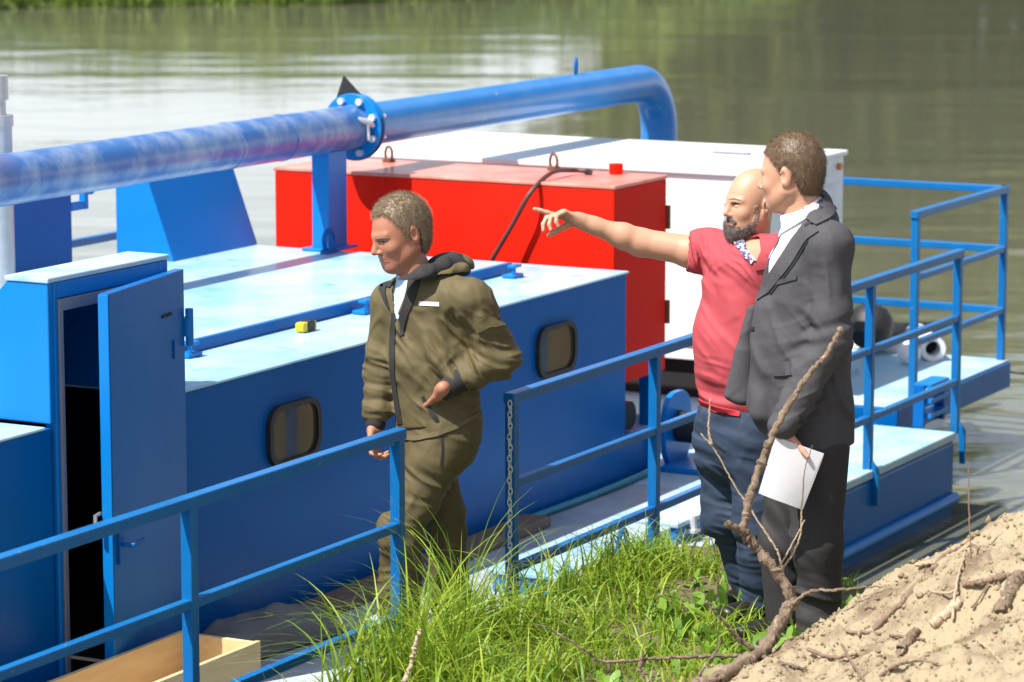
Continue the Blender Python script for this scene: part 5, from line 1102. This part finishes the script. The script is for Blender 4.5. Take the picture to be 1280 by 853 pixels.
branch('dry_stem', [([(985, 745, 10.3), (978, 715, 10.3), (972, 690, 10.3), (950, 655, 10.32), (920, 610, 10.33), (895, 565, 10.34), (876, 542, 10.35)], .0045, .002), ([(889, 556, 10.34), (886, 535, 10.34), (888, 497, 10.34)], .0055, .002)], M['twig'], 'thin pale dry stem leaning left across the jeans', 'twig')
branch('dry_stem', [([(978, 728, 10.25), (978, 712, 10.25), (990, 694, 10.26), (1000, 670, 10.27), (1002, 640, 10.28), (1006, 590, 10.29), (1015, 557, 10.3)], .0045, .0015), ([(972, 712, 10.25), (985, 690, 10.25), (1006, 650, 10.26)], .0035, .002)], M['twig'], 'thin pale upright stem in front of the papers and dark trousers', 'twig')
branch('dry_stem', [([(1212, 775, 9.75), (1214, 720, 9.76), (1212, 660, 9.78), (1211, 600, 9.8), (1210, 576, 9.8)], .0038, .0015)], M['dtwig'], 'tall thin stem rising above the soil mound against the water', 'twig')
branch('dry_stem', [([(505, 856, 10.15), (514, 830, 10.2), (521, 800, 10.2), (526, 787, 10.22)], .010, .006)], M['twig'], 'short broken dry stick in the grass below the olive-clad man', 'stick')
def on(px, py, lift=.012):                                   # point of the ground under a pixel, a little above it
    Y = np.linspace(8.6, 12.8, 600); pts = np.array([P(px, py, y) for y in Y]); g, _, _ = ground_z(pts[:, 0], pts[:, 1]); k = np.argmax(pts[:, 2] < g); return (px, py, float(Y[max(k - 1, 0)]) - lift)
sticks = [([(1092, 786), (1128, 752), (1165, 712), (1190, 690), (1218, 684)], .011, .008, 'dtwig', 'long bent brown stick lying up the slope of the soil mound'),
          ([(1145, 706), (1172, 702), (1196, 692), (1214, 680)], .008, .007, 'twig', 'short curved stick near the crest of the soil mound'),
          ([(1203, 731), (1232, 727), (1262, 719)], .010, .010, 'dtwig', 'short thick stick at the right edge of the soil mound'),
          ([(1166, 782), (1182, 768), (1202, 750)], .016, .014, 'twig', 'stubby pale stick half buried in the soil mound'),
          ([(1126, 814), (1136, 800), (1147, 788)], .018, .014, 'bark', 'thick bark stub poking out of the soil mound'),
          ([(1058, 790), (1100, 792), (1155, 800)], .006, .004, 'dtwig', 'thin straight twig lying across the soil mound'),
          ([(1036, 770), (1052, 806), (1080, 852)], .005, .004, 'dtwig', 'thin dark twig running down the front of the soil mound'),
          ([(955, 822), (980, 830), (1010, 838)], .007, .004, 'bark', 'dark twig at the lower edge of the soil beside the branch foot'),
          ([(1235, 692), (1248, 730), (1258, 760)], .006, .004, 'dtwig', 'dark upright twig on the right part of the soil mound'),
          ([(1190, 775), (1196, 730), (1206, 690)], .005, .003, 'twig', 'slender leaning twig in the middle of the soil mound'),
          ([(1100, 845), (1120, 832), (1150, 826), (1172, 830)], .006, .003, 'dtwig', 'thin crooked twig low on the front of the soil mound'),
          ([(1222, 800), (1240, 815), (1262, 842)], .005, .003, 'twig', 'pale twig lying at the lower right of the soil mound'),
          ([(1010, 812), (1040, 822), (1072, 818)], .007, .005, 'dtwig', 'crooked dark twig at the left foot of the soil mound'),
          ([(1160, 738), (1180, 742), (1198, 738)], .005, .004, 'twig', 'tiny pale twig below the long bent stick on the mound'),
          ([(1215, 760), (1228, 742), (1236, 728)], .004, .003, 'dtwig', 'fine dark twig between the stub and the right edge of the mound'),
          ([(1250, 764), (1264, 740), (1274, 720)], .020, .026, 'bark', 'thick reddish root stump at the right edge of the soil')]
for pts, r0, r1, m, lb in sticks: branch('stick', [([on(*q) for q in pts], r0, r1)], M[m], lb, 'stick')

# grass on the near bank
def grass_patch(n, xr, yr, seed, dens):
    r = np.random.default_rng(seed); X = r.uniform(*xr, n); Y = r.uniform(*yr, n); Z, Dt, d = ground_z(X, Y); k = (r.random(n) < dens(X, Y)) & (d > .10) & (Dt < .35); return X[k], Y[k], Z[k], r
dens = lambda X, Y: np.clip(.42 + .85 * vnoise(X * 3.6, Y * 3.6, X * 0, 61), .06, 1)
X, Y, Z, r = grass_patch(17500, (-1.6, 1.9), (9.4, 12.95), 1, dens); m = len(X)
tall = np.clip(.55 + .5 * vnoise(X * 1.8 + 4, Y * 1.8, X * 0, 71), .15, 1); near = 1 - sstep(-.30, .10, X) ; hgt = (.08 + .26 * tall * (.38 + .62 * near)) * (.6 + .7 * r.random(m))
V, F, T = blades(X, Y, Z - .01, hgt, .0065 + .006 * r.random(m), .35 + .85 * r.random(m), 12, 4)
tint_obj('bank_grass', V, F, np.clip(T * .9 + .2 * np.repeat(vnoise(X * 2, Y * 2, X * 0, 5), 10) + .1, 0, 1), M['grass'], label='thick fresh green grass growing on the near bank', cat='grass', kind='stuff')
# tall arching sedge clumps by the hull
r = np.random.default_rng(22); cs = []
for (px, Yc, nb, L0) in ((930, 10.95, 60, .26), (960, 11.0, 50, .24), (1000, 10.85, 50, .24), (900, 11.3, 70, .30), (1040, 10.9, 40, .22), (430, 10.75, 110, .5), (575, 11.3, 130, .6), (610, 11.25, 130, .6), (540, 11.25, 120, .6), (500, 10.9, 110, .5), (620, 10.6, 90, .42), (680, 10.5, 90, .40), (500, 10.5, 90, .42), (560, 10.35, 90, .40), (740, 10.7, 90, .42), (820, 10.9, 70, .36), (450, 10.4, 80, .38), (780, 12.1, 120, .52), (560, 11.45, 150, .56), (600, 11.5, 170, .60), (520, 11.1, 120, .52), (640, 11.7, 150, .52), (700, 11.85, 130, .50), (760, 12.0, 130, .48), (440, 10.9, 90, .52), (480, 11.0, 100, .55), (790, 11.6, 120, .42), (590, 11.1, 110, .46), (670, 11.3, 110, .45), (820, 12.2, 90, .42), (545, 10.7, 80, .42), (730, 11.2, 90, .40), (1085, 12.5, 45, .30), (1070, 12.3, 40, .26), (880, 12.3, 60, .32), (400, 10.6, 50, .42)):
    cx = P(px, 750, Yc)[0]; X = cx + r.normal(size=nb) * .085; Y = Yc + r.normal(size=nb) * .085; cs.append((X, Y, L0 * (.5 + .75 * r.random(nb))))
X = np.concatenate([c[0] for c in cs]); Y = np.concatenate([c[1] for c in cs]); Ls = np.concatenate([c[2] for c in cs]); Z, _, d = ground_z(X, Y); k = d > .03; X, Y, Z, Ls = X[k], Y[k], Z[k], Ls[k]; m = len(X)
V, F, T = blades(X, Y, Z - .01, Ls * np.where(X < -.15, 1.12, .60) , .006 + .0055 * r.random(m), .25 + 1.05 * r.random(m) ** 1.3, 31, 8)
tint_obj('sedge', V, F, np.clip(T * .9 + .1, 0, 1), M['grass'], label='tall arching sedge blades in front of the railing', cat='grass', kind='stuff')
# low broad-leaved weeds
r = np.random.default_rng(9); LV, LF, LT = [], [], []; cnt = 0
for (px, Yc, nl, sz) in [(1010, 10.55, 22, .15), (985, 10.75, 18, .13), (1045, 11.6, 16, .12), (1075, 12.3, 16, .12), (870, 11.2, 22, .13), (905, 11.0, 16, .12), (845, 11.5, 22, .14), (960, 10.4, 14, .12), (800, 11.0, 14, .11), (1030, 10.9, 14, .12), (890, 11.6, 22, .14), (760, 10.5, 14, .10), (700, 10.6, 10, .09), (1085, 12.6, 14, .11), (930, 10.6, 14, .12), (640, 10.5, 10, .10), (1100, 12.4, 10, .10), (870, 10.5, 12, .10)] + [(r.uniform(560, 1000), r.uniform(10.2, 12.2), 8, .09) for _ in range(26)]:
    cx = P(px, 750, Yc)[0]
    for j in range(nl):
        x0, y0 = cx + r.normal() * .05, Yc + r.normal() * .05; z0 = float(ground_z(np.array(x0), np.array(y0))[0]); a = r.uniform(0, 2 * math.pi); el_ = r.uniform(.5, 1.35); Ls_ = sz * r.uniform(.4, 1.0); wd2 = Ls_ * r.uniform(.14, .24)
        d = np.array([math.cos(a) * math.cos(el_), math.sin(a) * math.cos(el_), math.sin(el_)]); sdv = np.array([-math.sin(a), math.cos(a), 0]); tnt = r.random()
        for q, (t, wq) in enumerate(((0, .12), (.3, .8), (.6, 1.0), (.85, .6), (1.0, .05))):
            c = np.array([x0, y0, z0]) + d * Ls_ * t + np.array([0, 0, -.45 * Ls_ * t * t * math.cos(el_)]); up = np.array([0, 0, .18 * wd2 * wq])
            LV += [c - sdv * wd2 * wq + up, c, c + sdv * wd2 * wq + up]; LT += [tnt] * 3
        for q in range(4):
            b0 = cnt + q * 3; LF += [(b0, b0 + 1, b0 + 4, b0 + 3), (b0 + 1, b0 + 2, b0 + 5, b0 + 4)]
        cnt += 15
tint_obj('broadleaf_weeds', np.array(LV), np.array(LF), LT, M['leaf'], label='low broad-leaved green weeds among the bank grass', cat='weeds', kind='stuff')
